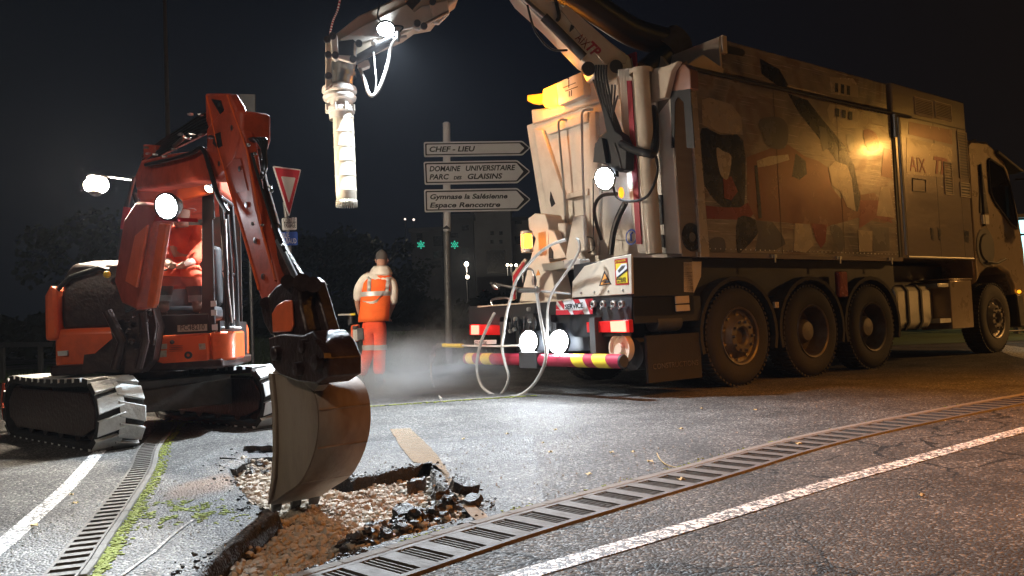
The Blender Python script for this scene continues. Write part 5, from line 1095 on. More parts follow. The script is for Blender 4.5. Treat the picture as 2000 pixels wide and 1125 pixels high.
# roof with its front visor
s = MB(); s.prism([px_at(170, 170), px_at(215, 112), px_at(300, 95), px_at(560, 70), px_at(585, 110), px_at(590, 250), px_at(520, 262), px_at(330, 290), px_at(200, 310), px_at(165, 260)], -Hx*1.1); s.build('cab_roof', M['orangedirty'], exc, .04)
hp_('roof_label', [za(275, 165), za(340, 158), za(342, 215), za(278, 222)], CF+.015, .012, 'grease', .004)
hp_('roof_label', [za(365, 155), za(430, 148), za(430, 200), za(368, 206)], CF+.015, .012, 'mudgrey', .004)
hp_('roof_beam', [za(370, 225), za(540, 172), za(560, 200), za(545, 250), za(370, 290)], CF+.06, .05, 'orange', .015)
worklamp('roof_lamp', px_at(533, 225, CF+.1), Hx*.6-Hy*.35+Vector((0, 0, -.6)), .034, 'warmlens', 18, exc, (1, .8, .6), ang=140)
s = MB(); s.tube([px_at(100, 470, .45), px_at(125, 300, .45), px_at(150, 200, .45), px_at(158, 170, .45)], .016, 8); s.tube([px_at(78, 560, .45), px_at(120, 290, .45)], .012, 8); s.build('mirror_arm', M['black'], exc)
s = MB(); s.tube([px_at(108, 430, .46), px_at(124, 320, .46)], .03, 8); s.build('red_side_strip', M['red'], exc)
# swing post and boom foot (greasy)
s = MB(); 
for q_, x_, th_ in (([zc(440, 570), zc(560, 555), zc(590, 500), zc(560, 330), zc(620, 190), zc(720, 210), zc(720, 330), zc(690, 350), zc(700, 560), zc(690, 660), zc(590, 665), zc(430, 650)], .82, .2), ([zc(690, 380), zc(800, 320), zc(830, 420), zc(800, 600), zc(740, 665), zc(650, 670), zc(660, 560)], .92, .16)): s.prism([HP(a, b, x_) for a, b in q_], -Hx*th_)
bmesh.ops.triangulate(s.b, faces=s.b.faces); s.build('swing_post', M['grease'], exc, .012)
s = MB(); s.tube([HP(*zc(560, 340), .96), HP(*zc(640, 500), .95), HP(*zc(600, 640), .9)], .035, 10); s.tube([HP(*zc(745, 350), 1.0), HP(*zc(760, 500), 1.0), HP(*zc(725, 640), .98)], .03, 10)
for a, b in ((665, 390), (670, 450), (690, 500), (760, 390), (745, 470), (720, 550), (790, 350)): s.ball(HP(*zc(a, b), .97), .026, 1, .4)
s.tube([HP(*zc(800, 330), 1.0), HP(*zc(815, 420), 1.0), HP(*zc(800, 520), 1.0)], .012, 8); s.build('swing_cylinder', M['grease'], exc)
s = MB(); s.prism([HP(*zc(650, 190), .98), HP(*zc(725, 210), .98), HP(*zc(730, 240), .98), HP(*zc(700, 330), .98), HP(*zc(650, 350), .98), HP(*zc(645, 230), .98)], -Hx*.05); s.build('boom_foot_cover', M['chassis'], exc, .01)
# boom in its own vertical plane
def zB(a, b, ly=0.0): return DP(*za(a, b), ly)
low = [za(58, 690), za(78, 560), za(105, 380), za(165, 290), za(290, 320), za(250, 420), za(190, 740), za(165, 830), za(95, 800)]
s = MB(); s.prism([DP(a, b, -.09) for a, b in low], Dy*.12); M['boomshade'] = paint('boom_shaded_orange', (.36, .05, .022), .5, dirt=.6, scale=6, dirtcol=(.14, .03, .02), bump=.1); boom = s.build('boom', M['boomshade'], exc, .02)  # darker copy of the machine orange, the boom's shade put into its colour
s = MB(); s.prism([zB(160, 460, -.11), zB(222, 405, -.11), zB(195, 560, -.11), zB(165, 720, -.11), zB(112, 690, -.11)], Dy*.02); s.build('boom_plate', M['orange'], exc, .006)
s = MB(); s.prism([zB(282, 400, -.16), zB(318, 402, -.16), zB(258, 800, -.16), zB(246, 822, -.16), zB(218, 820, -.16)], Dy*.03); s.build('cylinder_guard', M['orange'], exc, .008)  # full orange against the darkened boom stands in for lamp light on the strip
upb = [(262, 345), (275, 312), (330, 300), (402, 290), (402, 250), (430, 215), (470, 215), (470, 270), (455, 320), (425, 352), (380, 352), (330, 362), (265, 372)]
s = MB(); s.prism([DP(a, b, -.08) for a, b in upb], Dy*.16); s.build('boom_upper', M['orangedirty'], exc, .02)
s = MB(); s.prism([DP(*za(a, b), -.03) for a, b in ((203, 5), (260, 8), (262, 70), (205, 90))], Dy*.06); s.build('boom_cylinder_bracket', M['orangedirty'], exc, .008)
# glistening hydraulic lines over the boom
s = MB()
for k in range(7):
    a0 = (285+random.uniform(-8, 8), 318-k*3); s.tube(curve_pts([DP(a0[0], a0[1], -.06+.02*k), DP(318, 300-k*4, -.05+.02*k), DP(358, 280-k*5, -.05+.02*k), DP(395, 262-k*6, -.05+.02*k), DP(420, 250-k*5, -.04+.02*k)], 5), .014, 7)
s.tube(curve_pts([DP(285, 322, -.1), DP(330, 312, -.1), DP(372, 300, -.1), DP(395, 290, -.1), DP(410, 330, -.12), DP(425, 380, -.12), DP(445, 415, -.12)], 6), .013, 8); s.build('hydraulic_hose', M['hose'], exc)
s = MB()
for px_, py_ in ((371, 223), (392, 224), (353, 262), (375, 262), (366, 270), (392, 264), (288, 300), (303, 302), (285, 288), (412, 268), (340, 292), (322, 306)): s.ball(DP(px_, py_, -.12), .012, 1, .3, (1.6, 1, .8))
s.tube([DP(340, 285, -.11), DP(360, 268, -.11)], .012, 6); s.build('hose_fitting', M['steel'], exc)
# dipper
dz = [(400, 182), (444, 182), (458, 206), (468, 240), (482, 290), (498, 400), (512, 452), (540, 544), (545, 600), (540, 630), (520, 610), (500, 560), (470, 440), (440, 340), (424, 285), (402, 240)]
s = MB(); s.prism([DP(a, b, -.075) for a, b in dz], Dy*.06); s.build('dipper_arm', M['orangedirty'], exc, .012)
s = MB(); s.prism([DP(a, b, -.08) for a, b in ((412, 193), (430, 196), (436, 214), (430, 224))], Dy*.01); s.prism([DP(a, b, -.082) for a, b in ((418, 262), (430, 258), (434, 285), (424, 290), (415, 280))], Dy*.01); s.build('arm_opening', M['black'], exc)
s = MB(); s.tube([DP(490, 296, 0), DP(506, 370, 0), DP(528, 446, 0)], .05, 18); s.tube([DP(528, 446, 0), DP(552, 500, 0), DP(582, 548, 0)], .04, 14); s.build('bucket_cylinder', M['grease'], exc)
s = MB(); s.tube([DP(543, 470, -.05), DP(584, 556, -.05)], .014, 8); s.build('cylinder_rod', M['steel'], exc)
s = MB(); 
for k in range(4): s.tube(curve_pts([DP(478+k*6, 275, -.03), DP(500+k*6, 272, -.06), DP(515+k*1, 300, -.06), DP(513+k*2, 330, -.05), DP(508, 350, -.02)], 6), .009, 7)
s.tube(curve_pts([DP(492, 300, -.09), DP(506, 350, -.09), DP(520, 395, -.09), DP(538, 450, -.09), DP(556, 490, -.09)], 5), .008, 6); s.build('arm_hose', M['hose'], exc)
s = MB()
for px_, py_ in ((527, 365), (530, 372), (486, 283), (498, 300), (494, 437), (512, 440), (552, 478)): s.ball(DP(px_, py_, -.11), .009, 1, .4)
s.build('hose_fitting', M['steel'], exc)
s = MB()
for a, b in ((430, 205), (455, 250), (470, 330), (483, 400), (500, 470), (515, 540), (430, 320)): s.lathe([(0, .014), (-.008, .014), (-.01, .001)], DP(a, b, -.076), Dy, 8)
s.build('bolt', M['steel'], exc)
s = MB(); s.prism([DP(a, b, -.077) for a, b in ((438, 310), (470, 310), (484, 372), (462, 376))], Dy*-.002); s.build('arm_plate', M['boomshade'], exc)
s = MB(); s.tube([DP(404, 188, -.078), DP(426, 288, -.078), DP(470, 440, -.078), DP(506, 566, -.078)], .006, 6); s.tube([DP(444, 186, -.078), DP(482, 292, -.078), DP(512, 452, -.078), DP(538, 548, -.078)], .006, 6); s.build('weld_seam', M['orange'], exc)
# arm end, coupler
s = MB(); s.prism([DP(a, b, -.1) for a, b in ((508, 602), (520, 580), (538, 558), (560, 545), (575, 542), (582, 550), (586, 600), (598, 648), (590, 675), (555, 668), (528, 655), (514, 630))], Dy*.13); bmesh.ops.subdivide_edges(s.b, edges=s.b.edges, cuts=1); s.build('arm_end', M['grease'], exc, .012)
s = MB(); s.prism([DP(a, b, -.115) for a, b in ((530, 612), (540, 596), (555, 586), (568, 586), (572, 636), (566, 648), (532, 650))], Dy*.012); s.build('arm_end_guard', M['orange'], exc, .006)
s = MB(); s.tube([DP(590, 552, -.1), DP(590, 552, .07)], .038, 16); s.tube([DP(612, 556, -.07), DP(612, 556, .07)], .034, 16); s.tube([DP(562, 550, -.12), DP(562, 550, .06)], .03, 14); s.tube([DP(520, 592, -.11), DP(520, 592, .04)], .028, 14); s.build('arm_pin', M['grease'], exc)
s = MB(); s.prism([DP(a, b, -.03) for a, b in ((596, 545), (612, 548), (642, 650), (628, 660), (604, 600))], Dy*.06); s.build('bucket_link', M['grease'], exc, .01)
s = MB(); s.prism([DP(a, b, -.13) for a, b in ((524, 660), (550, 652), (590, 655), (610, 646), (628, 668), (640, 700), (640, 735), (618, 750), (580, 745), (545, 732), (528, 712))], Dy*.15); bmesh.ops.triangulate(s.b, faces=s.b.faces); s.build('quick_coupler', M['grease'], exc, .018)
s = MB()
for a, b, r_ in ((545, 690, .034), (600, 676, .03), (626, 706, .034), (588, 720, .03)): s.lathe([(-.0, r_), (-.03, r_*.9), (-.035, .001)], DP(a, b, -.13), Dy, 16)
s.prism([DP(a, b, -.15) for a, b in ((585, 672), (615, 664), (632, 690), (634, 700), (600, 700), (585, 690))], Dy*.03)
s.build('coupler_pin', M['grease'], exc, .006)
# bucket: side profile in the digging plane
sd = [(532, 728), (540, 800), (541, 880), (538, 930), (531, 985), (556, 966), (588, 942), (610, 900), (622, 850), (622, 800), (612, 762), (585, 740)]
L_ = [DP(a, b, -.06) for a, b in sd]; BW = .24; Dv = Dy*BW
# shell follows the profile from the hinge round the back to the lip
lip = L_[4]; 
back = [Vector(p) for p in (L_[0], L_[11], L_[10], L_[9], L_[8], L_[7], L_[6], L_[5], L_[4])]; back = curve_pts(back, 4)
s = MB(); th_ = .014
for a, b_ in zip(back, back[1:]): s.plate([a, b_, b_+Dv, a+Dv])
bmesh.ops.remove_doubles(s.b, verts=s.b.verts, dist=1e-4); sh = s.build('bucket', M['muddy'], exc); so = sh.modifiers.new('steel', 'SOLIDIFY'); so.thickness = .014; so.offset = 0
for ly_, nm in ((-.066, 'near'), (-.06+BW-.006, 'far')):
    s = MB(); ofs = Dy*(ly_+.06); s.prism([Vector(p)+ofs for p in [L_[0], L_[1], L_[2], L_[3], L_[4]]+[q_ for q_ in back[::-1][1:]][:-1]], Dy*.012); s.build('side_plate', M['muddy'], sh, .002)
s = MB(); s.prism([Vector(p)-Dy*.022 for p in (L_[0], L_[1], L_[2], L_[3], L_[4], L_[4]+Dx*.035+Z*.03, L_[3]+Dx*.04, L_[2]+Dx*.035, L_[1]+Dx*.035, L_[0]+Dx*.04)], Dy*.016); s.build('side_cutter', M['muddy'], sh, .003)
s = MB()
for k in range(3):
    o_ = lip+Dy*(.0+k*.095)+Z*.025; t_ = (Z*-1-Dx*.16).normalized()
    s.prism([o_+Dx*.02, o_-Dx*.012, o_+t_*.06-Dx*.004, o_+t_*.066+Dx*.004, o_+t_*.04+Dx*.02], Dy*.045)
s.build('tooth', M['iron'], sh, .004)
s = MB()
for k in (6, 12, 18, 24): s.tube([back[k]-Dy*0+Dx*.006, back[k]+Dv+Dx*.006], .005, 6)
s.build('wear_strip', M['muddy'], sh)
s = MB(); s.prism([DP(a, b, -.08) for a, b in ((532, 728), (540, 715), (590, 730), (612, 740), (624, 752), (612, 765), (585, 742))], Dy*.05); s.prism([DP(a, b, -.08+BW) for a, b in ((600, 735), (640, 742), (640, 760), (612, 765), (585, 742))], Dy*.03); s.build('bucket_ear', M['muddy'], sh, .006)
# work lamp on the boom
c = DP(327, 403, -.26); worklamp('boom_lamp', c, Vector((-.22, -.94, -.22)), .066, 'coldlens', 620, exc, COLD, ang=112)
s = MB(); s.prism([DP(a, b, -.22) for a, b in ((303, 425), (348, 425), (350, 432), (303, 432))], Dy*.1); s.build('lamp_bracket', M['red'], exc)
# ================================================================ PEOPLE
def wp(zx, zy, dy=0.0): return PY(620+zx/3.629, 470+zy/3.629, 11+dy)
def person_root(p, label):
    e_ = empty('person', (p[0], p[1], 0)); tag(e_, label, 'person'); return e_
pr_ = person_root((-1.93, 11.05), 'worker seen from behind in orange vest and trousers over cream hoodie, standing in steam')
po = Vector((-1.93, 11.05, 0))
def W_(zx, zy, dy=0.0): return wp(zx, zy, dy)-po
feetL = G(722, 747)-po; feetR = G(745, 752)-po
feetL.y = -.02; feetR.y = -.1
J = [(W_(400, 590), (.14, .1)), (W_(405, 480), (.135, .095)), (W_(420, 360, -.01), (.155, .105)), (W_(440, 265, 0), (.12, .085)), (W_(450, 215, .05), .055), (W_(453, 165, .12), .07), (W_(454, 125, .16), (.075, .09)),
     (W_(350, 250, 0), .065), (W_(290, 340, .0), .052), (W_(283, 430, .08), .045), (W_(300, 525, .24), .032),
     (W_(530, 280, 0), .065), (W_(540, 380, .0), .052), (W_(535, 450, .1), .045), (W_(505, 530, .24), .032),
     (W_(365, 640), .085), (W_(372, 760, .02), .06), (Vector((feetL.x, feetL.y, .09)), .045), (Vector((feetL.x-.01, feetL.y+.16, .04)), .04),
     (W_(440, 640), .085), (W_(442, 760, .02), .06), (Vector((feetR.x, feetR.y, .09)), .045), (Vector((feetR.x+.03, feetR.y+.16, .04)), .04)]
E_ = [(0, 1), (1, 2), (2, 3), (3, 4), (4, 5), (5, 6), (3, 7), (7, 8), (8, 9), (9, 10), (3, 11), (11, 12), (12, 13), (13, 14), (0, 15), (15, 16), (16, 17), (17, 18), (0, 19), (19, 20), (20, 21), (21, 22)]
for hand, sg in ((10, 1), (14, -1)):        # palm and five fingers
    hb = J[hand][0]; pi_ = len(J); J.append((hb+Vector((.015*sg, .05, -.04)), (.03, .015))); E_.append((hand, pi_))
    for k in range(4):
        a = len(J); J.append((J[pi_][0]+Vector((.02*(k-1.5), .03, -.02)), .009)); J.append((J[pi_][0]+Vector((.022*(k-1.5), .055, -.045)), .008)); E_ += [(pi_, a), (a, a+1)]
    a = len(J); J.append((hb+Vector((.045*sg, .03, -.03)), .01)); E_.append((hand, a))
skinned('body', J, E_, M['skin'], pr_, 2, 0)
def sub_(idx, grow, yo=0.0): return [(Vector(J[i][0])+Vector((0, yo, 0)), (J[i][1][0]+grow, J[i][1][1]+grow) if isinstance(J[i][1], tuple) else J[i][1]+grow) for i in idx]
skinned('hoodie', sub_([2, 3, 7, 8, 9, 11, 12, 13, 1], .018), [(0, 1), (1, 2), (2, 3), (3, 4), (1, 5), (5, 6), (6, 7), (0, 8)], M['hoodie'], pr_, 2, 0)
hj = sub_([0, 15, 16, 17, 19, 20, 21], .032); hj[0] = (hj[0][0], (.175, .14)); hj[3] = (hj[3][0]+Vector((0, 0, .05)), .09); hj[6] = (hj[6][0]+Vector((0, 0, .05)), .09); hj.append((W_(402, 520), (.165, .13)))
skinned('trousers', hj, [(0, 1), (1, 2), (2, 3), (0, 4), (4, 5), (5, 6), (0, 7)], M['hitrouser'], pr_, 2, 0)
def ringloft(name, rows, mat, parent, seg=36, wr=.0, solid=.0):
    s = MB(); rs = []
    for (c, rx, ry) in rows: rs.append([s.b.verts.new(c+Vector((math.cos(2*math.pi*k/seg)*rx*(1+wr*noise.noise(Vector((k*.7, c.z*9, 2)))), math.sin(2*math.pi*k/seg)*ry*(1+wr*noise.noise(Vector((k*.7, c.z*9, 5)))), 0))) for k in range(seg)])
    for A_, B_ in zip(rs, rs[1:]):
        for k in range(seg): s._f([A_[k], A_[(k+1) % seg], B_[(k+1) % seg], B_[k]])
    o = s.build(name, mat, parent)
    if solid: q = o.modifiers.new('t', 'SOLIDIFY'); q.thickness = solid
    return o
vr = [(W_(398, 574), .205, .16), (W_(400, 540), .212, .16), (W_(405, 480), .205, .155), (W_(412, 420), .205, .155), (W_(422, 360), .21, .158), (W_(430, 300), .205, .15), (W_(440, 255), .175, .13), (W_(444, 230, .01), .12, .1), (W_(446, 222, .02), .08, .08)]
vest = ringloft('vest', vr, M['hivis'], pr_, 48, .05, .004)
band = ringloft('reflective_band', [(W_(415, 395), .215, .167), (W_(418, 362), .217, .168)], M['reflect'], vest, 48, .02)
def strip3(pts, wd, mat, name, par, nrm=Vector((0, -1, 0))):
    s = MB(); pts = [Vector(p) for p in pts]; e = []
    for i, p in enumerate(pts):
        d = (pts[min(i+1, len(pts)-1)]-pts[max(i-1, 0)]).normalized(); t_ = d.cross(nrm).normalized()*wd/2; e.append((p+t_, p-t_))
    for a, b_ in zip(e, e[1:]): s.plate([a[0], a[1], b_[1], b_[0]])
    o = s.build(name, mat, par); q = o.modifiers.new('t', 'SOLIDIFY'); q.thickness = .004; return o
def onvest(zx, zy):
    p = W_(zx, zy); best = None
    for (c, rx, ry), (c2, rx2, ry2) in zip(vr, vr[1:]):
        if c.z <= p.z <= c2.z or best is None:
            t_ = max(0, min(1, (p.z-c.z)/(c2.z-c.z+1e-9))); cc_ = c.lerp(c2, t_); a = rx+(rx2-rx)*t_; b_ = ry+(ry2-ry)*t_
            u_ = max(-.98, min(.98, (p.x-cc_.x)/a)); best = Vector((cc_.x+u_*a, cc_.y-b_*math.sqrt(1-u_*u_)-.016, p.z))
            if c.z <= p.z <= c2.z: break
    return best
strip3([onvest(388, 225), onvest(383, 260), onvest(380, 300), onvest(380, 362)], .052, M['reflect'], 'reflective_band', vest)
strip3([onvest(505, 262), onvest(508, 300), onvest(505, 340), onvest(498, 375)], .052, M['reflect'], 'reflective_band', vest)
for k, (ax_, rr) in enumerate((((15, 16, 17), .0), ((19, 20, 21), .0))):
    c = J[ax_[1]][0]; ringloft('knee_band', [(c+Vector((0, 0, .04)), .104, .106), (c-Vector((0, 0, .03)), .1, .102)], M['reflect'], pr_, 24, .05)
s = MB(); s.b.free(); s = MB()
p = W_(318, 655, -.02); s.box(p.x-.055, p.x+.03, p.y-.09, p.y+.05, p.z-.09, p.z+.07); s.build('leg_pocket', M['dark'], pr_, .01)
hd = J[6][0]
s = MB(); s.ball(hd+Vector((0, .01, .012)), .1, 3, .03, (.82, 1.0, 1.08)); bmesh.ops.delete(s.b, geom=[f for f in s.b.faces if f.calc_center_median().z < hd.z-.03 or (f.calc_center_median().y > hd.y+.075)], context='FACES'); s.build('hair', M['hair'], pr_)
s = MB(); s.ball(hd+Vector((0, .03, -.03)), .094, 3, .0, (.8, 1.0, 1.15))
for sg in (-1, 1): s.ball(hd+Vector((sg*.083, .02, -.03)), .024, 2, 0, (.5, .9, 1.3))
s.ball(hd+Vector((0, .125, -.035)), .016, 2, 0, (.8, 1.2, 1.3)); s.build('face', M['skin'], pr_)
s = MB()
for sg in (-1, 1): s.ball(hd+Vector((sg*.033, .113, -.018)), .012, 2)
s.build('eye', M['ink'], pr_)
s = MB(); c = W_(447, 205, .0); hr = []
for k, (dz_, rx, ry) in enumerate(((-.1, .15, .12), (-.06, .165, .14), (-.02, .15, .135), (.02, .125, .115), (.05, .1, .1))): hr.append((c+Vector((0, .01*k, dz_)), rx, ry))
ringloft('hood', hr, M['hoodie'], pr_, 30, .1, .02)
s = MB()
for f_ in (feetL, feetR): s.ball(Vector((f_.x, f_.y+.05, .05)), .07, 2, .1, (.8, 1.9, .75)); s.ball(Vector((f_.x, f_.y, .11)), .06, 2, .1, (.9, 1, 1.3))
s.build('boots', M['boot'], pr_)
# ground breaker the worker holds
def wb(zx, zy, dy=.1): return wp(zx, zy, dy)
bk = empty('ground_breaker', (*wb(262, 640)[:2], 0)); tag(bk, 'upright pneumatic breaker with a yellow tipped handle bar beside the worker', 'power tool')
bo = bk.location.copy(); q = lambda a, b, d=.1: wb(a, b, d)-bo
s = MB(); s.tube([q(147, 526), q(235, 524)], .014, 10); s.build('handle', M['greyhose'], bk)
s = MB(); s.tube([q(235, 524), q(268, 520)], .018, 10); s.build('grip', M['yellow'], bk)
s = MB(); s.tube([q(238, 535), q(238, 590)], .022, 10); s.tube(curve_pts([q(238, 545), q(220, 570), q(225, 600)], 4), .012, 6); s.lathe([(0, .04), (.03, .045), (.05, .03)], q(270, 605), (0, 0, -1), 12); s.build('valve', M['dark'], bk)
s = MB(); s.prism([q(238, 600), q(290, 592), q(298, 640), q(290, 715), q(250, 718), q(232, 690)], (0, .1, 0)); s.build('casing', M['orange'], bk, .015)
s = MB(); s.prism([q(250, 630, .08), q(288, 628, .08), q(290, 710, .08), q(252, 714, .08)], (0, .03, 0)); s.build('casing_plate', M['greyhose'], bk, .008)
s = MB(); b0 = q(268, 715, .15); s.tube([b0, Vector((b0.x, b0.y, .25))], .04, 12); s.tube([Vector((b0.x, b0.y, .25)), Vector((b0.x, b0.y, -.0))], .016, 10); s.build('chisel', M['dark'], bk)
# operator in the cab
HFo = Vector((HF.o.x, HF.o.y, 0))
def A(px, py, lx): return HF.world(HF.hit(px, py, 0, lx))
op0 = HF.world((.05, .25, 0)); op = empty('person', (op0.x, op0.y, 0)); tag(op, 'operator seated in the digger cab in white helmet and orange hi-vis suit', 'person')
oo = Vector((op0.x, op0.y, 0)); Q = lambda a, b, lx: A(*za(a, b), lx)-oo
K = [(Q(400, 640, .0), (.13, .12)), (Q(395, 560, -.02), (.13, .11)), (Q(395, 480, .0), (.15, .11)), (Q(392, 425, .03), .06), (Q(388, 385, .07), .07), (Q(386, 345, .1), (.075, .09)),
     (Q(465, 450, .0), .065), (Q(485, 540, .1), .052), (Q(440, 600, .32), .042), (Q(392, 612, .38), .03),
     (Q(330, 455, .0), .065), (Q(300, 550, .1), .052), (Q(330, 600, .32), .042), (Q(352, 612, .38), .03),
     (Q(445, 655, .3), .085), (Q(470, 690, .4), .07), (Q(478, 790, .42), .05), (Q(478, 845, .46), .045),
     (Q(350, 655, .3), .085), (Q(300, 690, .4), .07), (Q(298, 790, .42), .05), (Q(310, 840, .46), .045)]
EK = [(0, 1), (1, 2), (2, 3), (3, 4), (4, 5), (2, 6), (6, 7), (7, 8), (8, 9), (2, 10), (10, 11), (11, 12), (12, 13), (0, 14), (14, 15), (15, 16), (16, 17), (0, 18), (18, 19), (19, 20), (20, 21)]
for hand in (9, 13):
    hb = K[hand][0]
    for k in range(5): K.append((hb+HF.u*.035+HF.v*(.016*(k-2))-Z*(.02 if k < 4 else -.01), .009)); EK.append((hand, len(K)-1))
skinned('body', K, EK, M['skin'], op, 2, 0)
def subk(idx, grow): return [(Vector(K[i][0]), (K[i][1][0]+grow, K[i][1][1]+grow) if isinstance(K[i][1], tuple) else K[i][1]+grow) for i in idx]
skinned('jacket', subk([0, 1, 2, 6, 7, 8, 10, 11, 12], .02), [(0, 1), (1, 2), (2, 3), (3, 4), (4, 5), (2, 6), (6, 7), (7, 8)], M['hitrouser'], op, 2, 0)
skinned('trousers', subk([0, 14, 15, 16, 18, 19, 20], .018), [(0, 1), (1, 2), (2, 3), (0, 4), (4, 5), (5, 6)], M['hitrouser'], op, 2, 0)
for i in (16, 20): ringloft('leg_band', [(K[i][0]+Vector((0, 0, .05)), .077, .077), (K[i][0]+Vector((0, 0, -.0)), .075, .075)], M['reflect'], op, 20)
for i in (15, 19): ringloft('leg_patch', [(K[i][0].lerp(K[i+1][0], .25), .086, .086), (K[i][0].lerp(K[i+1][0], .75), .074, .074)], M['dark'], op, 20)
s = MB(); c = K[5][0]; s.ball(c+Vector((0, 0, .01)), .1, 3, 0, (.82, 1, 1.1)); s.ball(c+HF.u*.1+Vector((0, 0, -.02)), .018, 2); s.build('face', M['skin'], op)
s = MB(); s.lathe([(0, .135), (.01, .128), (.05, .122), (.09, .1), (.12, .05), (.13, .001)], c+Vector((0, 0, .02)), Z, 24); s.build('helmet', M['signwhite'], op)
# ================================================================ SIGNS AND POSTS
SF = Frame(*PY(872, 600, 15.8)[:2], 8)
dsn = empty('direction_sign', (SF.o.x, SF.o.y, vh(SF.o.x, SF.o.y))); tag(dsn, 'grey post with three white arrow direction panels pointing right', 'sign')
so_ = dsn.location.copy()
def SG(zx, zy, dy=0.0): return SF.world(SF.hit(780+zx/3.309, 220+zy/3.309, 1, dy))-so_
SN = SF.v*-1
s = MB(); s.tube([Vector((0, .05, -.2)), SG(305, 770, .14)], .067, 16); s.build('post', M['signback'], dsn)
s = MB(); top = SG(305, 100, .14); s.lathe([(0, .074), (-.1, .074), (-.12, .05), (-.125, .001)], top, (0, 0, -1), 16); s.tube([SG(308, 768, .14), top], .075, 16); s.build('post_sleeve', M['signwhite'], dsn)
s = MB(); s.prism([SG(283, 745, .055), SG(305, 728, .055), SG(325, 745, .055), SG(328, 752, .055), SG(285, 752, .055)], SN*.004); s.build('post_sticker', M['ink'], dsn)
def rrect(pts, r_=8):
    out = []
    n = len(pts)
    for i in range(n):
        a, b, c = Vector(pts[i-1]), Vector(pts[i]), Vector(pts[(i+1) % n]); d0 = (a-b).normalized(); d1 = (c-b).normalized(); out += [b+d0*r_, b+(d0+d1)*r_*.32, b+d1*r_]
    return out
panels = [([(158, 190), (795, 182), (846, 228), (797, 275), (160, 286)], [(166, 199), (791, 191), (838, 228), (793, 267), (168, 277)], [(176, 207), (776, 198), (808, 229), (777, 261), (177, 269)]),
          ([(157, 318), (762, 307), (847, 380), (765, 455), (164, 465)], [(165, 326), (759, 316), (838, 380), (761, 446), (171, 456)], [(175, 335), (757, 325), (802, 381), (757, 438), (180, 448)]),
          ([(160, 498), (762, 487), (849, 560), (770, 634), (164, 643)], [(168, 506), (760, 496), (840, 560), (765, 625), (171, 634)], [(178, 515), (757, 505), (806, 561), (758, 617), (180, 626)])]
for o_, b_, i_ in panels:
    pn = MB(); pn.prism([SG(p[0], p[1], 0) for p in rrect(o_)], SF.v*.035); pn = pn.build('arrow_panel', M['signwhite'], dsn, smooth=False)
    s = MB(); s.prism([SG(p[0], p[1], -.001) for p in rrect(b_, 6)], SN*.002); s.build('panel_border', M['ink'], pn, smooth=False)
    s = MB(); s.prism([SG(p[0], p[1], -.005) for p in rrect(i_, 4)], SN*.002); s.build('panel_face', M['signwhite'], pn, smooth=False)
def stext(t, x0, x1, y0, y1_, cap):
    a = SG(x0, y0, -.009); c = SG(x1, y1_, -.009); up = (SG(x0, y0-cap, -.009)-a); xd = (c-a); text('panel_text', t, up.length/.7, M['ink'], basis(a, xd, Z-xd.normalized()*Z.dot(xd.normalized())), dsn, shear=.22, width=xd.length*.985, bold=.004)
stext('CHEF - LIEU', 190, 490, 253, 249, 33)
stext('DOMAINE', 193, 398, 379, 377, 33); stext('UNIVERSITAIRE', 425, 752, 376, 370, 33); stext('PARC', 193, 322, 432, 430, 33); stext('DES', 350, 404, 431, 430, 20); stext('GLAISINS', 437, 665, 429, 425, 33)
stext('Gymnase la Sal\u00e9sienne', 194, 702, 559, 553, 31); stext('Espace Rencontre', 194, 657, 613, 608, 31)
YF = Frame(*PY(567, 500, 12.0)[:2], 50)
ys_n = empty('yield_sign', (YF.o.x, YF.o.y, 0)); tag(ys_n, 'red and white give way triangle with small plates beside the digger arm', 'sign'); yo_ = ys_n.location.copy()
def YG(px, py, dy=0.0): return YF.world(YF.hit(px, py, 1, dy))-yo_
YN = YF.v*-1
s = MB(); tp = YG(556, 395, .05); bt = YG(592, 690, .05); s.tube([Vector((bt.x, bt.y, 0)), tp], .03, 12); s.build('post', M['signback'], ys_n)
def zz3(a, b): return (350+a/2.744, 150+b/2.744)
for nm, pts, d, mt in (('triangle_panel', [zz3(503, 478), zz3(654, 497), zz3(590, 750)], 0, 'signwhite'), ('triangle_rim', [zz3(511, 486), zz3(647, 503), zz3(590, 738)], -.006, 'signred'), ('triangle_face', [zz3(545, 533), zz3(623, 541), zz3(588, 676)], -.012, 'signwhite'),
                      ('text_plate', [zz3(553, 757), zz3(630, 752), zz3(630, 820), zz3(556, 822)], 0, 'signwhite'), ('street_plate', [zz3(510, 832), zz3(634, 830), zz3(636, 902), zz3(512, 906)], 0, 'signblue')):
    s = MB(); s.prism([YG(p[0], p[1], d) for p in rrect([Vector(p) for p in pts], 2.2)], YN*(.004 if d else -.02)); s.build(nm, M[mt], ys_n, smooth=False)
def ytext(t, p0, p1, cap, mt):
    a = YG(*p0, -.008); c = YG(*p1, -.008); text('plate_text', t, cap, M[mt], basis(a, c-a, Z-(c-a).normalized()*Z.dot((c-a).normalized())), ys_n, width=(c-a).length, depth=.001)
ytext('CEDEZ LE', zz3(560, 782), zz3(624, 780), .11, 'ink'); ytext('PASSAGE', zz3(562, 808), zz3(624, 808), .11, 'ink')
ytext('RUE', zz3(553, 865), zz3(590, 864), .12, 'signwhite'); ytext('C. DE BAUD', zz3(516, 895), zz3(628, 892), .11, 'signwhite')
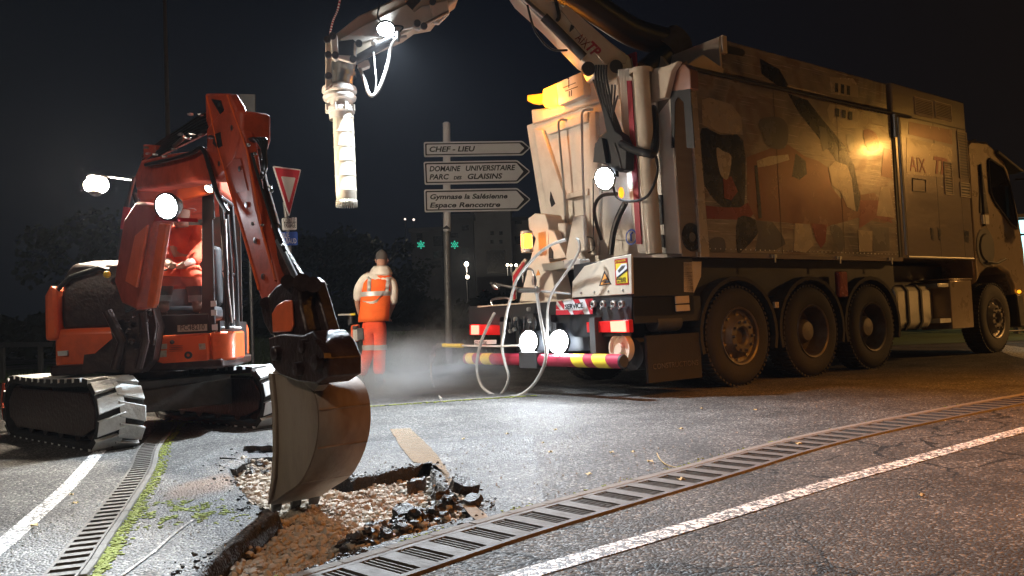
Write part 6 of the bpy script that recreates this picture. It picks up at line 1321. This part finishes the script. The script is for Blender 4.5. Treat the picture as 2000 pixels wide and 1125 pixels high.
# plain sign back behind the digger arm
bp_ = PY(478, 240, 10.5); bs = empty('sign_back', (bp_.x, bp_.y, 0)); tag(bs, 'plain grey back of a traffic sign panel rising behind the digger arm', 'sign'); b0 = bs.location.copy()
s = MB(); s.prism([PY(a, b, 10.5)-b0 for a, b in ((452, 183), (498, 184), (500, 330), (458, 330))], (0, .03, 0)); s.build('panel', M['dark'], bs, .004)
s = MB(); s.tube([Vector((0, .06, 0)), Vector((0, .06, PY(478, 200, 10.5).z))], .022, 10); s.build('post', M['chassis'], bs)
# tall lamp post at the left
lp0 = PY(328, 264, 30); lpo = empty('lamp_post', (lp0.x, lp0.y, 0)); tag(lpo, 'tall thin brown street lamp post rising out of the picture behind the digger', 'lamp post')
lo_ = lpo.location.copy(); t1 = PY(320, -60, 30)-lo_
s = MB(); s.tube([Vector((0, 0, 0)), Vector((0, 0, 5)), t1], [.11, .1, .06], 12); s.build('mast', paint('brown_mast', (.16, .1, .06), .6), lpo)
s = MB(); s.tube(curve_pts([t1, t1+Vector((-.3, -.5, .9)), t1+Vector((-.6, -1.6, 1.1))], 6), .05, 10); s.build('bracket', M['iron'], lpo)
# warm work lamp on a bracket arm behind the digger cab
LY = 7.3
fl_ = w2e(PY(188, 362, LY)); M['flood'] = glow('flood_lens', (1, .84, .64), 2700)
s = MB(); s.ball(fl_, .088, 3, 0, (1.2, 1, .85)); lg = s.build('work_lamp', M['flood'], exc)
s = MB(); s.lathe([(.062, .085), (.085, .08), (.1, .03), (.1, .001)], fl_, (0, .25, 1), 20); s.lathe([(-.1, .001), (-.1, .03), (-.072, .06)], fl_, (0, .25, 1), 20); s.build('lamp_housing', M['black'], lg)
s = MB(); s.tube([fl_+Z*.09, fl_+Z*.1+Vector((.05, .1, 0)), w2e(PY(262, 352, 7.0))], .009, 8); s.build('lamp_arm', M['black'], exc)
# sodium street lamps outside the frame to the right (they are what lights the truck side)
M['sodium'] = glow('sodium_lamp', (1, .5, .08), 300); M['palelens'] = glow('pale_lamp', (1, .84, .66), 200)
def streetlamp(x, y, h_, az, power, label, col=(1, .31, .02), lens='sodium', aim=None, ang=165):
    t_ = empty('street_lamp', (x, y, 0), az); tag(t_, label, 'street lamp')
    s = MB(); s.tube([(0, 0, 0), (0, 0, h_*.6), (0, 0, h_-.3)], [.09, .07, .05], 12); s.tube(curve_pts([(0, 0, h_-.3), (.1, 0, h_), (.7, 0, h_+.15)], 6), .035, 10); s.build('mast', M['iron'], t_)
    s = MB(); s.prism([(.6, -.14, h_+.1), (1.25, -.12, h_+.1), (1.25, .12, h_+.1), (.6, .14, h_+.1)], (0, 0, .12)); s.build('lamp_head', M['dark'], t_, .03)
    s = MB(); s.box(.7, 1.15, -.1, .1, h_+.04, h_+.095); s.build('lens', M[lens], t_, .02)
    lamp('street_light', 'SPOT', (.92, 0, h_+.0), col, power, (.92, 0, 0) if aim is None else Matrix.Rotation(-R(az), 3, 'Z') @ (Vector(aim)-Vector((x, y, 0))), .18, ang, .8, t_)
streetlamp(20.37, 12.6, 5.55, 200, 16500, 'orange sodium street lamp at the roadside beyond the truck front', (1, .48, .13))
streetlamp(9.8, .6, 7.5, 170, 15000, 'orange sodium street lamp on the near roadside', aim=(6.0, 3.0, 0), ang=70)
streetlamp(-5.5, -3.5, 6.5, 60, 800, 'pale warm street lamp on the near side road', (1, .84, .66), 'palelens', aim=(-2.2, 3.4, 0), ang=56)
# ================================================================ FAR BACKGROUND
M['wallgrey'] = paint('render_wall_grey', (.3, .3, .31), .85, dirt=.4, scale=.4)
M['walldark'] = paint('render_wall_dark', (.09, .09, .1), .85, dirt=.5, scale=.4)
M['windark'] = paint('dark_window', (.012, .014, .018), .2)
def building(label, px0, px1, pyt, Y, wall, wins, depth=10, lit=()):
    a = PY(px0, 560, Y); c = PY(px1, 560, Y); zt = PY((px0+px1)/2, pyt, Y).z; t_ = empty('apartment_building', ((a.x+c.x)/2, Y, 0)); tag(t_, label, 'building'); o_ = Vector(((a.x+c.x)/2, Y, 0))
    s = MB(); s.box(a.x-o_.x, c.x-o_.x, 0, depth, 0, zt); s.build('wall', M[wall], t_); s = MB(); s.box(a.x-o_.x-.2, c.x-o_.x+.2, -.2, depth, zt+.01, zt+.4); s.build('roof', M['walldark'], t_)
    for (x0, y0, x1, y1) in wins:
        p0 = PY(x0, y0, Y)-o_; p1 = PY(x1, y1, Y)-o_; s = MB(); s.box(p0.x, p1.x, -.06, -.01, p1.z, p0.z); s.build('window', M['windark'], t_)
    return t_
def zw(l): return [(780+a/3.309, 220+b/3.309, 780+c/3.309, 220+d/3.309) for a, b, c, d in l]
building('pale grey apartment block with small square windows behind the arrow sign', 929, 1003, 414, 85, 'wallgrey', zw([(588, 768, 610, 790), (645, 768, 668, 790), (588, 824, 610, 846), (645, 824, 668, 846), (565, 895, 690, 1035)]))
building('darker apartment wing with balconies between sign post and pale block', 872, 928, 425, 82, 'walldark', zw([(330, 780, 380, 810), (405, 870, 450, 910), (405, 730, 450, 760), (405, 950, 450, 985)]))
building('low dark block at the left of the sign post', 806, 866, 452, 84, 'walldark', zw([(110, 780, 150, 830), (220, 800, 280, 860), (220, 900, 280, 940), (200, 960, 270, 1000)]))
building('dark block half hidden behind the truck rear', 1004, 1060, 430, 90, 'wallgrey', zw([(745, 680, 790, 720), (745, 800, 790, 850)]))
for x, y in ((822, 478), (888, 478)):       # green lit crosses
    c = PY(x, y, 78); t_ = MB(); r_ = .33
    for k in range(12):
        a = k*math.pi/6; rr0 = r_*(1 if k % 2 else .55); t_.ball(Vector((math.cos(a)*rr0, 0, math.sin(a)*rr0)), .085, 1)
    t_.ball(Vector((0, 0, 0)), .08, 1)
    o = t_.build('green_light_cross', MG if 'MG' in globals() else glow('green_led', (.05, .75, .5), .6), None); MG = o.data.materials[0]; o.location = c
    tag(o, 'green lit pharmacy sign %s' % ('left of the arrow sign post' if x < 850 else 'right of the arrow sign post, in front of a dark wing'), 'lit sign', 'green lit signs on the far buildings')
M['farlamp'] = glow('far_lamp', (1, .85, .6), 14); M['farlamp2'] = glow('far_lamp_dim', (1, .8, .7), 1.6)
def globe(px, py, Y, r_, mt, label, power=0):
    c = PY(px, py, Y); t_ = empty('globe_lamp', (c.x, c.y, 0)); tag(t_, label, 'lamp'); s = MB(); s.ball((0, 0, c.z), r_, 2); s.build('globe', M[mt], t_); s = MB(); s.tube([(0, 0, 0), (0, 0, c.z-r_)], .04, 8); s.build('post', M['dark'], t_)
    if power: lamp('globe_light', 'POINT', (0, -.5, c.z), (1, .85, .65), power, size=.2, parent=t_)
globe(911, 516, 60, .17, 'farlamp', 'brighter upper far lamp right of the arrow sign post', 1800); globe(913, 541, 55, .13, 'farlamp', 'lower far lamp just under the brighter one')
globe(991, 517.5, 62, .1, 'farlamp', 'leftmost of three small lamps in a row beside the truck rear', 150); globe(998, 518, 62.3, .09, 'farlamp', 'middle one of three small lamps in a row beside the truck rear'); globe(1008, 518, 62.6, .11, 'farlamp', 'rightmost of three small lamps in a row beside the truck rear')
globe(791, 428, 90, .12, 'farlamp2', 'faint reddish lit window, built as a globe, high left of the arrow sign'); globe(808, 429, 90, .14, 'farlamp2', 'faint reddish lit window, built as a globe, next to the direction panels'); globe(641, 486, 95, .1, 'farlamp2', 'single tiny faint light above the worker')  # first two stand in for lit windows, globe and post are added
a = PY(932, 541, 50); c = PY(1000, 543, 50); s = MB(); s.box(a.x, c.x, 50, 50.3, 0, a.z); tag(s.build('boundary_wall', M['wallgrey']), 'long low pale wall under the far apartment blocks', 'wall')
# dark hedge and trees behind the verge
M['foliage'] = paint('dark_foliage', (.02, .028, .013), .85, dirt=1, scale=.9, dirtcol=(.01, .015, .007))
def foliage(name, x0, x1, y, z0, z1, n_, mt, label, cat, depth=1.2, sz=.16, kind=None):
    s = MB()
    for _ in range(n_):
        x = random.uniform(x0, x1); f = .75+.35*noise.noise(Vector((x*.5, y, 0)))+.2*noise.noise(Vector((x*1.7, y, 4))); z = z0+(z1-z0)*f*math.sqrt(random.random()); yy = y+random.uniform(-depth, depth)
        a = Vector((random.gauss(0, 1), random.gauss(0, 1), random.gauss(0, 1))).normalized(); b_ = a.orthogonal().normalized(); k = random.uniform(.5, 1.4)*sz; s.plate([Vector((x, yy, z))+a*k, Vector((x, yy, z))+b_*k*.6, Vector((x, yy, z))-a*k, Vector((x, yy, z))-b_*k*.6])
    return s
hg = foliage('hedge', -34, 9, 40, 0, 2.6, 9000, 'foliage', '', '', 1.0, .3); h_ = hg.build('hedge', M['foliage'], smooth=False, fixn=False); tag(h_, 'long dark hedge running behind the grass verge', 'hedge')
def tree(x, y, h_, r_, label, n_=2200, group='dark trees beyond the road'):
    t_ = empty('tree', (x, y, 0)); tag(t_, label, 'tree', group)
    s = MB(); s.tube(curve_pts([(0, 0, 0), (.1, .05, h_*.3), (-.05, 0, h_*.55), (.1, .1, h_*.8)], 5), [.22-.01*k for k in range(16)], 8)
    for k in range(7): a = 2.4*k; s.tube([(0, 0, h_*(.35+.06*k)), (math.cos(a)*r_*.6, math.sin(a)*r_*.6, h_*(.5+.06*k))], [.08, .02], 6)
    s.build('trunk', M['bark'], t_); s = MB(); cl = [(Vector((random.gauss(0, r_*.45), random.gauss(0, r_*.45), h_*random.uniform(.42, .92))), r_*random.uniform(.25, .5)) for _ in range(16)]
    for _ in range(n_):
        c, rr = random.choice(cl); d = Vector((random.gauss(0, 1), random.gauss(0, 1), random.gauss(0, .8))).normalized()*rr*random.random()**.4; a = Vector((random.gauss(0, 1), random.gauss(0, 1), random.gauss(0, 1))).normalized(); b_ = a.orthogonal(); k = random.uniform(.08, .2); s.plate([c+d+a*k, c+d+b_*k*.6, c+d-a*k, c+d-b_*k*.6])
    s.build('crown', M['foliage'], t_, smooth=False, fixn=False)
tree(-27, 34, 6.5, 2.6, 'dark tree at the far left behind the barrier'); tree(-22, 42, 7.5, 3.0, 'dark tree behind the floodlight'); tree(-11.5, 48, 7, 3.0, 'dark tree behind the digger arm'); tree(-8.6, 52, 7.0, 2.6, 'dark tree above the worker'); tree(-17, 55, 6.0, 2.6, 'dark small tree beyond the digger cab')
# left road barrier and concrete edging
gf = empty('guard_rail', PY(60, 700, 17)*1); gf.location.z = 0; tag(gf, 'low pale guard rail crossing behind the digger at the left edge', 'barrier'); g0 = gf.location.copy()
a = PY(-160, 672, 18.5)-g0; c = PY(100, 668, 16.5)-g0
s = MB(); s.prism([a+Vector((0, 0, 0)), c+Vector((0, 0, 0)), c-Vector((0, 0, .1)), a-Vector((0, 0, .1))], (0, .05, 0)); s.build('rail', M['dark'], gf, .01)
s = MB()
for k in range(4): p = a.lerp(c, .1+k*.27); s.box(p.x-.04, p.x+.04, p.y+.05, p.y+.12, 0, p.z); pass
s.build('post', M['dark'], gf)
for q_ in ([(-40, 716), (100, 700), (100, 712), (-40, 730)],):
    s = MB(); s.prism([G(*p) for p in q_], (0, 0, .02)); tag(s.build('pavement', M['concrete'], smooth=False), kind='structure')
# bus shelter panel, railing and pavement at the right edge
M['cyan'] = glow('lit_panel', (.42, .95, 1.0), 2.2)
bsx = PY(1994, 500, 17.5); bs2 = empty('lit_display', (bsx.x+.3, bsx.y, 0)); tag(bs2, 'bright bluish white lit display panel at the right edge beyond the truck cab', 'display'); q0 = bs2.location.copy()
s = MB(); s.prism([PY(a, b, 17.5)-q0 for a, b in ((1991, 430), (2060, 428), (2060, 552), (1990, 555))], (0, .1, 0)); s.build('lit_panel', M['cyan'], bs2)
s = MB(); z0_ = PY(2000, 430, 17.5).z; s.box(-.5, .55, -.02, .16, z0_+.06, z0_+.14); s.box(-.48, -.42, 0, .12, 0, z0_+.05); s.box(.4, .46, 0, .12, 0, z0_+.05); s.build('display_frame', M['dark'], bs2)
rl = empty('railing', PY(1995, 600, 17.0)*1); rl.location.z = 0; tag(rl, 'dark metal railing behind the truck cab at the right edge', 'railing')
s = MB(); zt = PY(1995, 556, 17.0).z; s.tube([(-.6, 0, zt), (5, 1.2, zt)], .025); s.tube([(-.6, 0, .15), (5, 1.2, .15)], .02)
for k in range(24): s.tube([(-.6+.235*k, .05*k, .1), (-.6+.235*k, .05*k, zt)], .011, 6)
s.build('rail', M['dark'], rl)
s = MB(); s.prism([G(*p) for p in [(1950, 617), (2200, 615), (2300, 640), (1962, 634)]], (0, 0, .12)); tag(s.build('pavement', M['concrete'], smooth=False), kind='structure')
# ================================================================ STEAM AND HAZE
def volume(name, loc, rad, dens, col, label, scale=1.6, rz=0):
    m = bpy.data.materials.new(name); m.use_nodes = True; n = m.node_tree; n.nodes.clear(); N = n.nodes; L = n.links
    out = N.new('ShaderNodeOutputMaterial'); pv = N.new('ShaderNodeVolumePrincipled'); pv.inputs['Color'].default_value = (*col, 1); pv.inputs['Anisotropy'].default_value = .2
    t = N.new('ShaderNodeTexCoord'); ln = N.new('ShaderNodeVectorMath'); ln.operation = 'LENGTH'; L.new(t.outputs['Object'], ln.inputs[0])
    no = N.new('ShaderNodeTexNoise'); no.inputs['Scale'].default_value = scale; no.inputs['Detail'].default_value = 4; no.inputs['Distortion'].default_value = .6; L.new(t.outputs['Object'], no.inputs[0])
    f = N.new('ShaderNodeMapRange'); f.inputs[1].default_value = 1.0; f.inputs[2].default_value = .15; L.new(ln.outputs['Value'], f.inputs[0])
    g_ = N.new('ShaderNodeMapRange'); g_.inputs[1].default_value = .38; g_.inputs[2].default_value = .75; L.new(no.outputs[0], g_.inputs[0])
    mu = N.new('ShaderNodeMath'); mu.operation = 'MULTIPLY'; L.new(f.outputs[0], mu.inputs[0]); L.new(g_.outputs[0], mu.inputs[1])
    m2 = N.new('ShaderNodeMath'); m2.operation = 'MULTIPLY'; m2.inputs[1].default_value = dens; L.new(mu.outputs[0], m2.inputs[0]); L.new(m2.outputs[0], pv.inputs['Density']); L.new(pv.outputs[0], out.inputs['Volume'])
    s = MB(); s.ball((0, 0, 0), 1, 3); o = s.build(name, m); o.location = loc; o.scale = rad; o.rotation_euler.z = R(rz); return tag(o, label, 'steam', kind='stuff')
volume('steam', (-1.35, 9.4, .22), (1.5, 1.9, .62), 1.6, (.9, .93, .96), 'pale steam drifting low over the road around the worker', 1.7)
volume('steam', (-.9, 11.6, .75), (.7, .6, .55), 1.1, (.9, .93, .96), 'thin wisp of steam rising right of the worker', 2.0)
hzm = bpy.data.materials.new('haze_air'); hzm.use_nodes = True; n = hzm.node_tree; n.nodes.clear(); out = n.nodes.new('ShaderNodeOutputMaterial'); pv = n.nodes.new('ShaderNodeVolumePrincipled'); pv.inputs['Density'].default_value = 0.00035; pv.inputs['Anisotropy'].default_value = .35; pv.inputs['Color'].default_value = (.85, .9, 1, 1); n.links.new(pv.outputs[0], out.inputs['Volume'])
s = MB(); s.box(-45, 45, -12, 105, -1, 16); o = s.build('haze', hzm, smooth=False); tag(o, 'thin misty night air lit by the work lamps', 'haze', kind='stuff')

# ---------------------------------------------------------------- separate pieces become parts of their own
def split_pieces(o, maxn=24):
    b_ = bmesh.new(); b_.from_mesh(o.data); b_.faces.ensure_lookup_table(); seen = set(); groups = []
    for f in b_.faces:
        if f.index in seen: continue
        st = [f]; seen.add(f.index); g_ = []
        while st:
            q_ = st.pop(); g_.append(q_.index)
            for v_ in q_.verts:
                for h_ in v_.link_faces:
                    if h_.index not in seen: seen.add(h_.index); st.append(h_)
        groups.append(g_)
    if not 1 < len(groups) <= maxn: b_.free(); return
    for k, g_ in enumerate(groups[1:]):
        c_ = b_.copy(); c_.faces.ensure_lookup_table(); keep = set(g_); bmesh.ops.delete(c_, geom=[f for f in c_.faces if f.index not in keep], context='FACES')
        me = bpy.data.meshes.new(o.name.split('.')[0]); c_.to_mesh(me); c_.free(); me.materials.append(o.data.materials[0])
        n_ = bpy.data.objects.new(o.name.split('.')[0], me); COL.objects.link(n_); n_.parent = o.parent; n_.matrix_local = o.matrix_local.copy()
    keep = set(groups[0]); bmesh.ops.delete(b_, geom=[f for f in b_.faces if f.index not in keep], context='FACES'); b_.to_mesh(o.data); b_.free()
SPLIT = {'mural', 'coupler_pin', 'arm_pin', 'pivot_pin', 'hose_fitting', 'coupling', 'valve_cap', 'tank_strap', 'shield_bolt', 'step', 'tooth', 'control_lever', 'eye', 'boots', 'tube_stripe', 'service_plate_stripe', 'panel_joint', 'air_cylinder', 'roof_rail', 'grab_rail', 'door_marks', 'box_marking', 'hydraulic_hose', 'rear_hose', 'arm_hose', 'arm_opening', 'post', 'swing_cylinder', 'frame_opening', 'tube_bracket', 'door_bar', 'boom_cylinder', 'cylinder_rod', 'boom_hose', 'boom_mark', 'bolt', 'panel_seam', 'panel_latch', 'wear_strip', 'weld_seam'}
for o in list(bpy.data.objects):
    if o.type == 'MESH' and o.parent and o.name.split('.')[0] in SPLIT: split_pieces(o)
